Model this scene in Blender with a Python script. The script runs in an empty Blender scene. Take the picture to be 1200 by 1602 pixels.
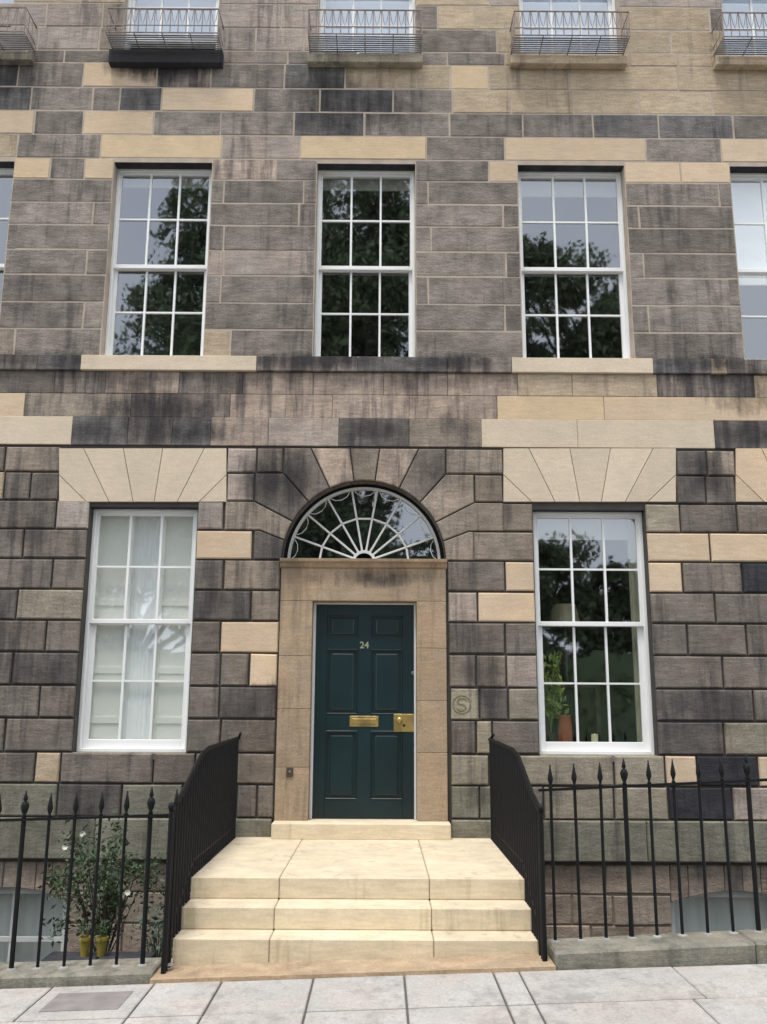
import bpy, bmesh, math, random
from mathutils import Vector, Matrix
import numpy as np
random.seed(7)
SC = bpy.context.scene
COL = SC.collection

# ------------------------------------------------------------------ camera
F_PX, PITCH, YAW, ROLL = 1435.5, math.radians(11.976), math.radians(.114), math.radians(.321)
cy, sy, ct, st, cr, sr = math.cos(YAW), math.sin(YAW), math.cos(PITCH), math.sin(PITCH), math.cos(ROLL), math.sin(ROLL)
FW = Vector((sy*ct, cy*ct, st)); RT = Vector((cy, -sy, 0)); UP = RT.cross(FW)
RT2 = cr*RT + sr*UP; UP2 = -sr*RT + cr*UP
cam = bpy.data.objects.new('camera', bpy.data.cameras.new('camera'))
COL.objects.link(cam)
cam.matrix_world = Matrix(((RT2.x, UP2.x, -FW.x, 0), (RT2.y, UP2.y, -FW.y, 0), (RT2.z, UP2.z, -FW.z, 0), (0, 0, 0, 1)))
cam.data.sensor_fit = 'VERTICAL'; cam.data.sensor_height = 36; cam.data.lens = 36*F_PX/1602
cam.data.clip_start = .05; cam.data.clip_end = 600
SC.camera = cam

# ------------------------------------------------------------------ sky, sun, exposure
SUN_EL, SUN_AZ = math.radians(70), math.radians(200)      # high and behind the camera, a little to the left
w = bpy.data.worlds.new('World'); SC.world = w; w.use_nodes = True
nt = w.node_tree; nt.nodes.clear()
out = nt.nodes.new('ShaderNodeOutputWorld'); bg = nt.nodes.new('ShaderNodeBackground')
sky = nt.nodes.new('ShaderNodeTexSky'); sky.sky_type = 'NISHITA'; sky.sun_disc = False
sky.sun_elevation = SUN_EL; sky.sun_rotation = SUN_AZ; sky.air_density = 1.0; sky.dust_density = .7
tc = nt.nodes.new('ShaderNodeTexCoord'); nz = nt.nodes.new('ShaderNodeTexNoise')
nz.inputs['Scale'].default_value = 2.2; nz.inputs['Detail'].default_value = 6
rp = nt.nodes.new('ShaderNodeValToRGB'); rp.color_ramp.elements[0].position = .30; rp.color_ramp.elements[1].position = .62
rp.color_ramp.elements[0].color = (.62, .62, .62, 1); rp.color_ramp.elements[1].color = (.97, .97, .97, 1)
mx = nt.nodes.new('ShaderNodeMixRGB'); mx.inputs[2].default_value = (9.2, 9.6, 10.3, 1)   # cloud
nt.links.new(tc.outputs['Generated'], nz.inputs['Vector']); nt.links.new(nz.outputs['Fac'], rp.inputs['Fac'])
nt.links.new(rp.outputs['Color'], mx.inputs[0]); nt.links.new(sky.outputs['Color'], mx.inputs[1])
nt.links.new(mx.outputs['Color'], bg.inputs['Color']); bg.inputs['Strength'].default_value = .11
nt.links.new(bg.outputs['Background'], out.inputs['Surface'])
sl = bpy.data.lights.new('sun', 'SUN'); sl.energy = 1.5; sl.angle = math.radians(14); sl.color = (1, .95, .87)
sun = bpy.data.objects.new('sun', sl); COL.objects.link(sun)
# nishita azimuth is measured clockwise from +Y
sd = Vector((math.sin(SUN_AZ)*math.cos(SUN_EL), math.cos(SUN_AZ)*math.cos(SUN_EL), math.sin(SUN_EL)))
sun.rotation_euler = sd.to_track_quat('Z', 'Y').to_euler()
SC.view_settings.view_transform = 'Standard'; SC.view_settings.look = 'None'
SC.view_settings.gamma = 1; SC.view_settings.exposure = 0.75

# ------------------------------------------------------------------ measuring
D = 9.0                                                     # the facade plane stands at y = 9 m
def W(px, py, d=D):
    v = FW + (px-600)/F_PX*RT2 - (py-801)/F_PX*UP2
    v = v*(d/v.y); return v.x, v.z
def WX(px, py, d=D): return W(px, py, d)[0]
def WZ(py, px=600, d=D): return W(px, py, d)[1]

# ------------------------------------------------------------------ materials
def newmat(name):
    m = bpy.data.materials.new(name); m.use_nodes = True
    return m, m.node_tree, m.node_tree.nodes['Principled BSDF']
def simple(name, col, rough=.5, metal=0, bump=0, bscale=40, var=0, spec=.5):
    m, t, b = newmat(name)
    b.inputs['Roughness'].default_value = rough; b.inputs['Metallic'].default_value = metal
    b.inputs['Specular IOR Level'].default_value = spec
    b.inputs['Base Color'].default_value = (*col, 1)
    tcn = t.nodes.new('ShaderNodeTexCoord'); n = t.nodes.new('ShaderNodeTexNoise')
    n.inputs['Scale'].default_value = bscale; n.inputs['Detail'].default_value = 5
    t.links.new(tcn.outputs['Object'], n.inputs['Vector'])
    if bump:
        bp = t.nodes.new('ShaderNodeBump'); bp.inputs['Strength'].default_value = bump; bp.inputs['Distance'].default_value = .01
        t.links.new(n.outputs['Fac'], bp.inputs['Height']); t.links.new(bp.outputs['Normal'], b.inputs['Normal'])
    if var:
        n2 = t.nodes.new('ShaderNodeTexNoise'); n2.inputs['Scale'].default_value = bscale*.12; n2.inputs['Detail'].default_value = 6
        t.links.new(tcn.outputs['Object'], n2.inputs['Vector'])
        mr = t.nodes.new('ShaderNodeMapRange'); mr.inputs['From Min'].default_value = .3; mr.inputs['From Max'].default_value = .7
        mr.inputs['To Min'].default_value = 1-var; mr.inputs['To Max'].default_value = 1+var
        t.links.new(n2.outputs['Fac'], mr.inputs['Value'])
        mm = t.nodes.new('ShaderNodeVectorMath'); mm.operation = 'SCALE'; mm.inputs[0].default_value = col
        t.links.new(mr.outputs['Result'], mm.inputs['Scale']); t.links.new(mm.outputs['Vector'], b.inputs['Base Color'])
    return m

def soot_group():
    g = bpy.data.node_groups.new('soot_field', 'ShaderNodeTree')
    g.interface.new_socket('Position', in_out='INPUT', socket_type='NodeSocketVector')
    g.interface.new_socket('Soot', in_out='OUTPUT', socket_type='NodeSocketFloat')
    N = g.nodes.new; L = g.links.new; gi = N('NodeGroupInput'); go = N('NodeGroupOutput')
    def math_(op, a, b=None, clamp=False):
        n = N('ShaderNodeMath'); n.operation = op; n.use_clamp = clamp
        for k, v in ((0, a), (1, b)):
            if v is None: continue
            if isinstance(v, (int, float)): n.inputs[k].default_value = v
            else: L(v, n.inputs[k])
        return n.outputs[0]
    def noise(sc, det, ms, ro=.65):
        mp = N('ShaderNodeMapping'); mp.inputs['Scale'].default_value = ms; L(gi.outputs[0], mp.inputs['Vector'])
        n = N('ShaderNodeTexNoise'); n.inputs['Scale'].default_value = sc; n.inputs['Detail'].default_value = det; n.inputs['Roughness'].default_value = ro
        L(mp.outputs[0], n.inputs['Vector']); return n.outputs['Fac']
    sx = N('ShaderNodeSeparateXYZ'); L(gi.outputs[0], sx.inputs[0]); X_, Z_ = sx.outputs[0], sx.outputs[2]
    tot = None
    for px, py, rx, ry, amp in SOOT:
        cx, cz = W(px, py); ex, ez = W(px+rx, py)[0]-cx, cz-W(px, py+ry)[1]
        dx = math_('DIVIDE', math_('SUBTRACT', X_, cx), ex); dz = math_('DIVIDE', math_('SUBTRACT', Z_, cz), ez)
        d2 = math_('ADD', math_('MULTIPLY', dx, dx), math_('MULTIPLY', dz, dz))
        v = math_('MULTIPLY', math_('SUBTRACT', 1.0, d2, True), amp)
        tot = v if tot is None else math_('MAXIMUM', tot, v)
    streak = noise(7, 5, (1.3, 1, .16)); cloud = noise(2.4, 7, (1, 1, .8), .72)
    n = math_('ADD', math_('MULTIPLY', streak, .9), math_('MULTIPLY', cloud, 1.1))
    v = math_('SUBTRACT', math_('ADD', math_('MULTIPLY', tot, 1.0), n), 1.22)
    v = math_('MULTIPLY', v, 2.2, True)
    v = math_('MULTIPLY', v, math_('GREATER_THAN', tot, .001))
    v = math_('MULTIPLY', v, math_('MULTIPLY', tot, 3.0, True))
    L(v, go.inputs[0]); return g
SOOT = [(515, 165, 100, 75, .62), (600, 175, 140, 45, .45), (10, 125, 70, 40, .5), (255, 100, 120, 40, .75), (215, 155, 60, 30, .4), (390, 60, 60, 60, .3),
        (60, 565, 170, 26, .6), (480, 566, 130, 22, .7), (720, 568, 120, 24, .6), (1110, 570, 110, 22, .6), (330, 598, 200, 30, .45), (650, 600, 330, 26, .33),
        (200, 600, 110, 30, .5), (230, 640, 190, 50, .55), (220, 675, 200, 32, .62), (585, 676, 90, 24, .55), (700, 665, 70, 40, .4), (1160, 610, 110, 60, .5), (1170, 680, 70, 26, .6),
        (430, 745, 80, 70, .6), (690, 735, 75, 60, .45), (1090, 740, 60, 60, .5), (40, 830, 120, 60, .35), (390, 1100, 90, 60, .45), (90, 1060, 110, 60, .35),
        (1120, 1110, 110, 60, .4), (760, 1060, 60, 50, .4), (570, 905, 150, 22, .55), (1120, 1240, 80, 40, .4), (60, 1260, 150, 40, .35), (960, 200, 70, 30, .35), (1080, 200, 90, 30, .35)]
SOOT_G = []
def stone_mat(name, col, soot=0.0, sootcol=(.03, .03, .035), mottle=.18, alt=None, altamt=0., rnd=.14, bump=.5, horiz=1.0, rough=.9, gr=.14, fld=.9):
    """weathered sandstone: per-stone tone, mottling, bedding, grain, soot streaks that run down the face"""
    m, t, b = newmat(name); L = t.links.new; N = t.nodes.new
    b.inputs['Roughness'].default_value = rough; b.inputs['Specular IOR Level'].default_value = .2
    g = N('ShaderNodeNewGeometry'); oi = N('ShaderNodeObjectInfo')
    def noise(scale, detail, vec, mapscale=None, rough=.6):
        n = N('ShaderNodeTexNoise'); n.inputs['Scale'].default_value = scale; n.inputs['Detail'].default_value = detail
        n.inputs['Roughness'].default_value = rough
        if mapscale:
            mp = N('ShaderNodeMapping'); mp.inputs['Scale'].default_value = mapscale
            L(vec, mp.inputs['Vector']); vec = mp.outputs['Vector']
        L(vec, n.inputs['Vector']); return n.outputs['Fac']
    def rng(v, a, b_, c, d):
        r = N('ShaderNodeMapRange'); r.inputs['From Min'].default_value = a; r.inputs['From Max'].default_value = b_
        r.inputs['To Min'].default_value = c; r.inputs['To Max'].default_value = d; L(v, r.inputs['Value']); return r.outputs['Result']
    def mul(a, b_):
        r = N('ShaderNodeMath'); r.operation = 'MULTIPLY'; L(a, r.inputs[0]); L(b_, r.inputs[1]); return r.outputs[0]
    P = g.outputs['Position']
    # each stone looks up the noise somewhere else
    off = N('ShaderNodeVectorMath'); off.operation = 'SCALE'; off.inputs[0].default_value = (37, 11, 53)
    L(oi.outputs['Random'], off.inputs['Scale'])
    ad = N('ShaderNodeVectorMath'); ad.operation = 'ADD'; L(P, ad.inputs[0]); L(off.outputs['Vector'], ad.inputs[1])
    PS = ad.outputs['Vector']
    tone = mul(rng(noise(5, 5, PS), .3, .7, 1-mottle, 1+mottle), rng(oi.outputs['Random'], 0, 1, 1-rnd, 1+rnd))
    bed = rng(noise(6, 4, PS, (1, 1, 7)), .35, .65, 1-.13*horiz, 1+.13*horiz)
    grain = rng(noise(55, 4, P, None, .7), .35, .65, 1-gr, 1+gr)
    tone = mul(mul(mul(tone, bed), grain), rng(noise(1.1, 5, P, None, .6), .33, .67, 1-.8*rnd, 1+.9*rnd))
    base = N('ShaderNodeVectorMath'); base.operation = 'SCALE'; L(tone, base.inputs['Scale'])
    a = alt or (col[0]*1.1, col[1]*.92, col[2]*.82)
    am = N('ShaderNodeMixRGB'); am.inputs[1].default_value = (*col, 1); am.inputs[2].default_value = (*a, 1)
    L(rng(noise(2.3, 5, PS), .42, .62, 0, .35+altamt), am.inputs[0]); L(am.outputs['Color'], base.inputs[0])
    colr = base.outputs['Vector']
    if soot > 0:
        s1 = noise(1.6, 6, P, (1.6, 1, .5), .65)
        s2 = noise(9, 4, P, (1.5, 1, .12), .6)
        sm = N('ShaderNodeMath'); sm.operation = 'ADD'; L(s1, sm.inputs[0]); L(s2, sm.inputs[1])
        f = rng(sm.outputs[0], 1.12-.26*soot, 1.28-.16*soot, 0, min(.93, .3+.6*soot))
        mxs = N('ShaderNodeMixRGB'); mxs.inputs[2].default_value = (*sootcol, 1); L(f, mxs.inputs[0]); L(colr, mxs.inputs[1]); colr = mxs.outputs['Color']
    if fld > 0:
        if not SOOT_G: SOOT_G.append(soot_group())
        gn = N('ShaderNodeGroup'); gn.node_tree = SOOT_G[0]; L(P, gn.inputs[0])
        fm = N('ShaderNodeMath'); fm.operation = 'MULTIPLY'; fm.inputs[1].default_value = fld; L(gn.outputs[0], fm.inputs[0])
        mxf = N('ShaderNodeMixRGB'); mxf.inputs[2].default_value = (.034, .031, .033, 1); L(fm.outputs[0], mxf.inputs[0]); L(colr, mxf.inputs[1]); colr = mxf.outputs['Color']
    L(colr, b.inputs['Base Color'])
    h = N('ShaderNodeMath'); h.operation = 'ADD'
    L(noise(38, 5, PS, (1, 1, 1.6), .75), h.inputs[0]); L(noise(9, 3, PS, (1, 1, 2), .6), h.inputs[1])
    bp = N('ShaderNodeBump'); bp.inputs['Strength'].default_value = bump; bp.inputs['Distance'].default_value = .014
    L(h.outputs[0], bp.inputs['Height']); L(bp.outputs['Normal'], b.inputs['Normal'])
    return m

ST = {
 'l': stone_mat('stone_pale_grey', (.35, .30, .265), .25, mottle=.16),
 'g': stone_mat('stone_grey', (.18, .15, .125), .45, mottle=.22, alt=(.17, .16, .155)),
 'u': stone_mat('stone_cool_grey', (.232, .198, .172), .3, mottle=.32, bump=.75, alt=(.20, .18, .165), rnd=.2),
 'v': stone_mat('stone_cool_dark', (.165, .152, .145), .45, mottle=.3, bump=.7, alt=(.19, .18, .175), rnd=.15),
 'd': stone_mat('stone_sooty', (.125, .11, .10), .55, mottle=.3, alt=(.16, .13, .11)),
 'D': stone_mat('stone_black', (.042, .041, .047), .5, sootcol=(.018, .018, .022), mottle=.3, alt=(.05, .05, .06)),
 'b': stone_mat('stone_new_buff', (.58, .45, .325), .0, mottle=.06, rnd=.07, bump=.22, horiz=.4, alt=(.62, .45, .27), gr=.06),
 'o': stone_mat('stone_new_ochre', (.60, .455, .30), .0, mottle=.07, rnd=.04, bump=.22, horiz=.4, alt=(.60, .46, .30), gr=.06, fld=.12),
 'c': stone_mat('stone_new_cream', (.60, .50, .385), .0, mottle=.05, rnd=.05, bump=.2, horiz=.3, alt=(.60, .50, .37), gr=.06, fld=.12),
 't': stone_mat('stone_tan', (.43, .335, .235), .12, mottle=.12, rnd=.10, bump=.35, alt=(.40, .34, .26)),
 'p': stone_mat('stone_pink_grey', (.27, .225, .185), .4, mottle=.25, rnd=.18, alt=(.30, .23, .17)),
 'm': stone_mat('stone_drab', (.30, .26, .20), .25, mottle=.2, alt=(.26, .25, .20)),
 'G': stone_mat('stone_green', (.175, .168, .13), .4, mottle=.2, alt=(.25, .23, .19)),
 'S': stone_mat('stone_streaked', (.41, .32, .255), .6, mottle=.25, sootcol=(.04, .035, .045), alt=(.30, .25, .23)),
 'Z': stone_mat('stone_heavy_streak', (.24, .205, .18), .8, mottle=.3, sootcol=(.032, .030, .034)),
 'r': stone_mat('stone_rubble', (.26, .21, .17), .2, mottle=.3, bump=.9, alt=(.31, .24, .18)),
}
M_MORT_U = simple('pointing_mortar', (.43, .355, .29), .95, bump=.4, bscale=50, var=.15)
M_MORT_G = simple('dark_joint_mortar', (.06, .053, .047), .95, bump=.4, var=.2)
M_STEP = stone_mat('step_sandstone', (.66, .565, .415), .05, sootcol=(.25, .2, .1), mottle=.07, rnd=.05, bump=.12, horiz=.6, alt=(.66, .55, .38), gr=.05, fld=0)
M_STEP_B = stone_mat('step_base_stone', (.42, .32, .215), .12, sootcol=(.2, .15, .1), mottle=.14, rnd=.05, bump=.3)
M_SURR = stone_mat('door_surround_stone', (.35, .27, .19), .5, sootcol=(.17, .13, .1), mottle=.12, rnd=.05, bump=.35, alt=(.45, .29, .165), horiz=.5)
M_KERB = stone_mat('coping_stone_grey', (.25, .24, .20), .4, sootcol=(.09, .09, .075), mottle=.2, bump=.5)
M_PAVE = stone_mat('paving_stone', (.42, .405, .385), .4, sootcol=(.25, .235, .22), mottle=.1, rnd=.05, bump=.15, horiz=0, rough=.8, fld=0)
def gum(m):
    t = m.node_tree; b = t.nodes['Principled BSDF']; L = t.links.new
    src = b.inputs['Base Color'].links[0].from_socket
    g = t.nodes.new('ShaderNodeNewGeometry'); v = t.nodes.new('ShaderNodeTexVoronoi'); v.inputs['Scale'].default_value = 5.5; v.inputs['Randomness'].default_value = 1
    L(g.outputs['Position'], v.inputs['Vector'])
    mr = t.nodes.new('ShaderNodeMapRange'); mr.inputs['From Min'].default_value = .06; mr.inputs['From Max'].default_value = .10; mr.inputs['To Min'].default_value = .4; mr.inputs['To Max'].default_value = 0
    L(v.outputs['Distance'], mr.inputs['Value'])
    gt = t.nodes.new('ShaderNodeSeparateColor'); L(v.outputs['Color'], gt.inputs[0])
    c = t.nodes.new('ShaderNodeMath'); c.operation = 'GREATER_THAN'; c.inputs[1].default_value = .62; L(gt.outputs[0], c.inputs[0])
    mu = t.nodes.new('ShaderNodeMath'); mu.operation = 'MULTIPLY'; L(mr.outputs[0], mu.inputs[0]); L(c.outputs[0], mu.inputs[1])
    mx_ = t.nodes.new('ShaderNodeMixRGB'); mx_.inputs[2].default_value = (.16, .15, .14, 1); L(mu.outputs[0], mx_.inputs[0]); L(src, mx_.inputs[1]); L(mx_.outputs[0], b.inputs['Base Color'])
gum(M_PAVE)
M_PAVEJ = simple('paving_joint', (.13, .12, .11), .95, bump=.3)
M_PATCH = simple('cast_cover', (.24, .215, .205), .8, bump=.4, bscale=60, var=.2)
M_WHITE = simple('white_gloss_paint', (.83, .83, .82), .35, var=.03, bscale=25)
M_WHITE2 = simple('white_lead_glazing', (.62, .62, .60), .5)
M_IRON = simple('black_iron_paint', (.005, .005, .006), .6, spec=.25, bump=.15, bscale=90)
M_RUST = simple('weathered_iron', (.24, .19, .175), .7, bump=.2, bscale=90, var=.3)
M_IRONG = simple('grey_iron', (.17, .17, .18), .7, bump=.2, bscale=90, var=.3)
M_DOOR = simple('dark_teal_gloss_door_paint', (.0038, .019, .024), .34, bump=.08, bscale=20, var=.2)
M_BRASS = simple('brass', (.42, .31, .12), .42, metal=.8, bump=.25, bscale=60, var=.4)
M_ROOM = simple('dark_room_wall', (.10, .095, .09), .9)
M_BLIND = simple('blind_cloth', (.42, .43, .40), .9, bump=.1, bscale=15, var=.05)
M_SKYSHEET = simple('sky_reflection_tint', (.50, .56, .66), .9, var=.05, bscale=15)  # bluish tone stands for sky reflected in the top-storey panes
M_SHUT = simple('shutter_paint', (.85, .86, .81), .5, var=.04, bscale=20)
M_SHEER = simple('sheer_curtain', (.88, .90, .91), .8, bump=.2, bscale=8, var=.06)
M_ASPH = simple('asphalt', (.05, .05, .052), .9, bump=.4, bscale=120, var=.15)
M_TERRA = simple('terracotta', (.30, .075, .035), .6, var=.12)
M_CREAM = simple('candle_wax', (.72, .66, .45), .5)
M_YEL = simple('yellow_glazed_pot', (.33, .26, .05), .35, var=.1)
M_DARKP = simple('dark_planter', (.05, .045, .04), .7)
M_BARK = simple('bark', (.07, .055, .042), .95, bump=.6, bscale=18, var=.3)
M_GREY_PL = simple('grey_metal', (.18, .17, .16), .45, metal=.6)

def leaf_mat(name, c1, c2):
    m, t, b = newmat(name); b.inputs['Roughness'].default_value = .55
    g = t.nodes.new('ShaderNodeNewGeometry'); mxn = t.nodes.new('ShaderNodeMixRGB')
    mxn.inputs[1].default_value = (*c1, 1); mxn.inputs[2].default_value = (*c2, 1)
    t.links.new(g.outputs['Random Per Island'], mxn.inputs[0]); t.links.new(mxn.outputs[0], b.inputs['Base Color'])
    return m
M_LEAF = leaf_mat('tree_leaves', (.06, .095, .045), (.17, .23, .11))
M_ROSE = leaf_mat('rose_leaves', (.022, .045, .018), (.075, .12, .05))
M_HOUSEP = leaf_mat('houseplant_leaves', (.16, .26, .04), (.42, .52, .13))
M_PETAL = simple('white_petal', (.8, .76, .72), .7)

def glass_mat():
    m = bpy.data.materials.new('window_glass'); m.use_nodes = True; t = m.node_tree; t.nodes.clear()
    o = t.nodes.new('ShaderNodeOutputMaterial'); mixn = t.nodes.new('ShaderNodeMixShader')
    tr = t.nodes.new('ShaderNodeBsdfTransparent'); tr.inputs['Color'].default_value = (.97, .98, .97, 1)
    gl = t.nodes.new('ShaderNodeBsdfGlossy'); gl.inputs['Roughness'].default_value = .022; gl.inputs['Color'].default_value = (.92, .95, 1, 1)
    # Schlick reflectance that is the same from both sides of the sheet
    ge = t.nodes.new('ShaderNodeNewGeometry'); dt = t.nodes.new('ShaderNodeVectorMath'); dt.operation = 'DOT_PRODUCT'
    t.links.new(ge.outputs['Incoming'], dt.inputs[0]); t.links.new(ge.outputs['Normal'], dt.inputs[1])
    def mth(op, a, b=None, c=None):
        q = t.nodes.new('ShaderNodeMath'); q.operation = op
        for k, v in enumerate((a, b, c)):
            if v is None: continue
            if isinstance(v, (int, float)): q.inputs[k].default_value = v
            else: t.links.new(v, q.inputs[k])
        return q.outputs[0]
    fac = mth('MULTIPLY_ADD', mth('POWER', mth('SUBTRACT', 1.0, mth('ABSOLUTE', dt.outputs['Value'])), 5.0), .76, .21)
    tcn = t.nodes.new('ShaderNodeNewGeometry'); n = t.nodes.new('ShaderNodeTexNoise'); n.inputs['Scale'].default_value = 1.6
    bp = t.nodes.new('ShaderNodeBump'); bp.inputs['Strength'].default_value = .075; bp.inputs['Distance'].default_value = .02
    t.links.new(tcn.outputs['Position'], n.inputs['Vector']); t.links.new(n.outputs['Fac'], bp.inputs['Height'])
    t.links.new(bp.outputs['Normal'], gl.inputs['Normal'])
    t.links.new(fac, mixn.inputs[0])
    t.links.new(tr.outputs[0], mixn.inputs[1]); t.links.new(gl.outputs[0], mixn.inputs[2]); t.links.new(mixn.outputs[0], o.inputs['Surface'])
    return m
M_GLASS = glass_mat()

# ------------------------------------------------------------------ mesh helpers
class MB:
    def __init__(s): s.v = []; s.f = []
    def box(s, x0, x1, y0, y1, z0, z1):
        n = len(s.v)
        s.v += [(x0, y0, z0), (x1, y0, z0), (x1, y1, z0), (x0, y1, z0), (x0, y0, z1), (x1, y0, z1), (x1, y1, z1), (x0, y1, z1)]
        s.f += [(n, n+3, n+2, n+1), (n+4, n+5, n+6, n+7), (n, n+1, n+5, n+4), (n+1, n+2, n+6, n+5), (n+2, n+3, n+7, n+6), (n+3, n, n+4, n+7)]
        return s
    def bbox(s, x0, x1, y0, y1, z0, z1, c=.004):
        """box with chamfered edges"""
        n = len(s.v)
        import itertools
        pts = []
        for ix, iy, iz in itertools.product((0, 1), repeat=3):
            X, Y_, Z_ = (x0, x1)[ix], (y0, y1)[iy], (z0, z1)[iz]
            dx, dy, dz = (c, -c)[ix], (c, -c)[iy], (c, -c)[iz]
            pts += [Vector((X, Y_+dy, Z_+dz)), Vector((X+dx, Y_, Z_+dz)), Vector((X+dx, Y_+dy, Z_))]
        bm = bmesh.new(); [bm.verts.new(p) for p in pts]
        bmesh.ops.convex_hull(bm, input=bm.verts); bm.verts.ensure_lookup_table()
        bmesh.ops.dissolve_limit(bm, angle_limit=.02, verts=bm.verts, edges=bm.edges)
        bm.verts.ensure_lookup_table(); bm.verts.index_update()
        s.v += [tuple(q.co) for q in bm.verts]; s.f += [tuple(n+q.index for q in f.verts) for f in bm.faces]; bm.free()
        return s
    def tube(s, pts, r, n=8, r2=None, cap=True):
        base = len(s.v); K = len(pts); pts = [Vector(p) for p in pts]
        for i, p in enumerate(pts):
            t = (pts[min(i+1, K-1)]-pts[max(i-1, 0)]).normalized()
            a = Vector((0, 0, 1)) if abs(t.z) < .9 else Vector((1, 0, 0))
            u = t.cross(a).normalized(); v = t.cross(u)
            rr = r[i] if isinstance(r, (list, tuple)) else (r if r2 is None else r+(r2-r)*i/(K-1))
            for k in range(n):
                an = 2*math.pi*(k+.5)/n; s.v.append(tuple(p+rr*(math.cos(an)*u+math.sin(an)*v)))
        for i in range(K-1):
            for k in range(n):
                a = base+i*n+k; b = base+i*n+(k+1) % n; s.f.append((a, a+n, b+n, b))
        if cap:
            s.f.append(tuple(base+k for k in range(n))); s.f.append(tuple(base+(K-1)*n+k for k in reversed(range(n))))
        return s
    def lathe(s, prof, c=(0, 0, 0), n=12):
        base = len(s.v); K = len(prof)
        for r, z in prof:
            for k in range(n):
                a = 2*math.pi*k/n; s.v.append((c[0]+r*math.cos(a), c[1]+r*math.sin(a), c[2]+z))
        for i in range(K-1):
            for k in range(n):
                a = base+i*n+k; b = base+i*n+(k+1) % n; s.f.append((a, b, b+n, a+n))
        s.f.append(tuple(base+k for k in reversed(range(n)))); s.f.append(tuple(base+(K-1)*n+k for k in range(n)))
        return s
    def prism(s, poly, y0, y1):
        """polygon in x,z extruded from y0 (front) to y1"""
        n = len(s.v); k = len(poly)
        s.v += [(x, y0, z) for x, z in poly]+[(x, y1, z) for x, z in poly]
        s.f.append(tuple(range(n, n+k))); s.f.append(tuple(range(n+2*k-1, n+k-1, -1)))
        for i in range(k):
            j = (i+1) % k; s.f.append((n+i, n+k+i, n+k+j, n+j))
        return s
    def build(s, name, mat, parent=None, smooth=False):
        me = bpy.data.meshes.new(name); me.from_pydata(s.v, [], s.f); me.update()
        bm = bmesh.new(); bm.from_mesh(me); bmesh.ops.recalc_face_normals(bm, faces=bm.faces); bm.to_mesh(me); bm.free()
        if smooth: me.polygons.foreach_set('use_smooth', [True]*len(me.polygons))
        me.materials.append(mat); o = bpy.data.objects.new(name, me); COL.objects.link(o)
        if parent: o.parent = parent
        return o
def tag(o, label=None, cat=None, group=None, kind=None):
    for k, v in (('label', label), ('category', cat), ('group', group), ('kind', kind)):
        if v: o[k] = v
    return o
def empty(name, loc=(0, 0, 0), parent=None):
    o = bpy.data.objects.new(name, None); COL.objects.link(o); o.location = loc; o.empty_display_size = .1
    if parent: o.parent = parent
    return o
def area(p): return .5*sum(p[i][0]*p[(i+1) % len(p)][1]-p[(i+1) % len(p)][0]*p[i][1] for i in range(len(p)))
def inset(p, d):
    """offset a polygon inwards by d"""
    if area(p) < 0: p = p[::-1]
    n = len(p); out_ = []
    for i in range(n):
        a, b, c = Vector(p[i-1]), Vector(p[i]), Vector(p[(i+1) % n])
        e1 = (b-a).normalized(); e2 = (c-b).normalized()
        n1 = Vector((-e1.y, e1.x)); n2 = Vector((-e2.y, e2.x)); bis = n1+n2
        k = 2/max(bis.length_squared, .3)
        q = b+bis*d*k/1.0*1.0 if bis.length_squared > .3 else b+bis*d
        out_.append((q.x, q.y))
    return out_
def stone(poly, cls, parent, name, proud=.0, gap=.004, ch=.005, back=.12, jit=.0, label=None):
    """one dressed block: chamfered front, real sides running back into the wall"""
    p = inset(poly, gap)
    if jit: p = [(x+random.uniform(-jit, jit), z+random.uniform(-jit, jit)) for x, z in p]
    q = inset(p, ch); k = len(p); y = D-proud
    V = [(x, y, z) for x, z in q]+[(x, y+ch, z) for x, z in p]+[(x, D+back, z) for x, z in p]
    F = [tuple(range(k))]
    for r in (0, k):
        for i in range(k):
            j = (i+1) % k; F.append((r+i, r+k+i, r+k+j, r+j))
    m = MB(); m.v = V; m.f = F
    return m.build(name, ST[cls] if isinstance(cls, str) else cls, parent)
def rect(x0, x1, z0, z1): return [(x0, z0), (x1, z0), (x1, z1), (x0, z1)]

# ------------------------------------------------------------------ ground
GS = .035                                                    # the street climbs to the right
def GZ(x): return -1.613+GS*x
def slope_box(x0, x1, y0, y1, top, bot):                      # box whose top and bottom follow the street
    m = MB(); m.box(x0, x1, y0, y1, 0, 1)
    m.v = [(x, y, GZ(x)+(top if z > .5 else bot)) for x, y, z in m.v]; return m
def gsheet(name, x0, x1, y0, y1, dz, mat):
    m = MB(); m.v = [(x, y, GZ(x)+dz) for x, y in ((x0, y0), (x1, y0), (x1, y1), (x0, y1))]; m.f = [(0, 1, 2, 3)]
    return tag(m.build(name, mat), kind='structure')
M_GRASS = simple('garden_grass', (.045, .07, .02), .95, bump=.6, bscale=60, var=.3)
gsheet('garden_ground', -150, 150, -200, -9.5, -.02, M_GRASS)
gsheet('road', -150, 150, -7, 3.2, -.12, M_ASPH)
pav2 = slope_box(-60, 60, -9.6, -7, 0, -.3).build('far_pavement', M_PAVE); tag(pav2, kind='structure')
pave = slope_box(-12, 12, 3.2, 6.1, -.016, -.4).build('pavement', M_PAVEJ); tag(pave, kind='structure')
for i in range(26): slope_box(-12+i*.93, -12+i*.93+.92, 3.08, 3.22, .005, -.3).build('kerb_stone', M_KERB, pave)
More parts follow.
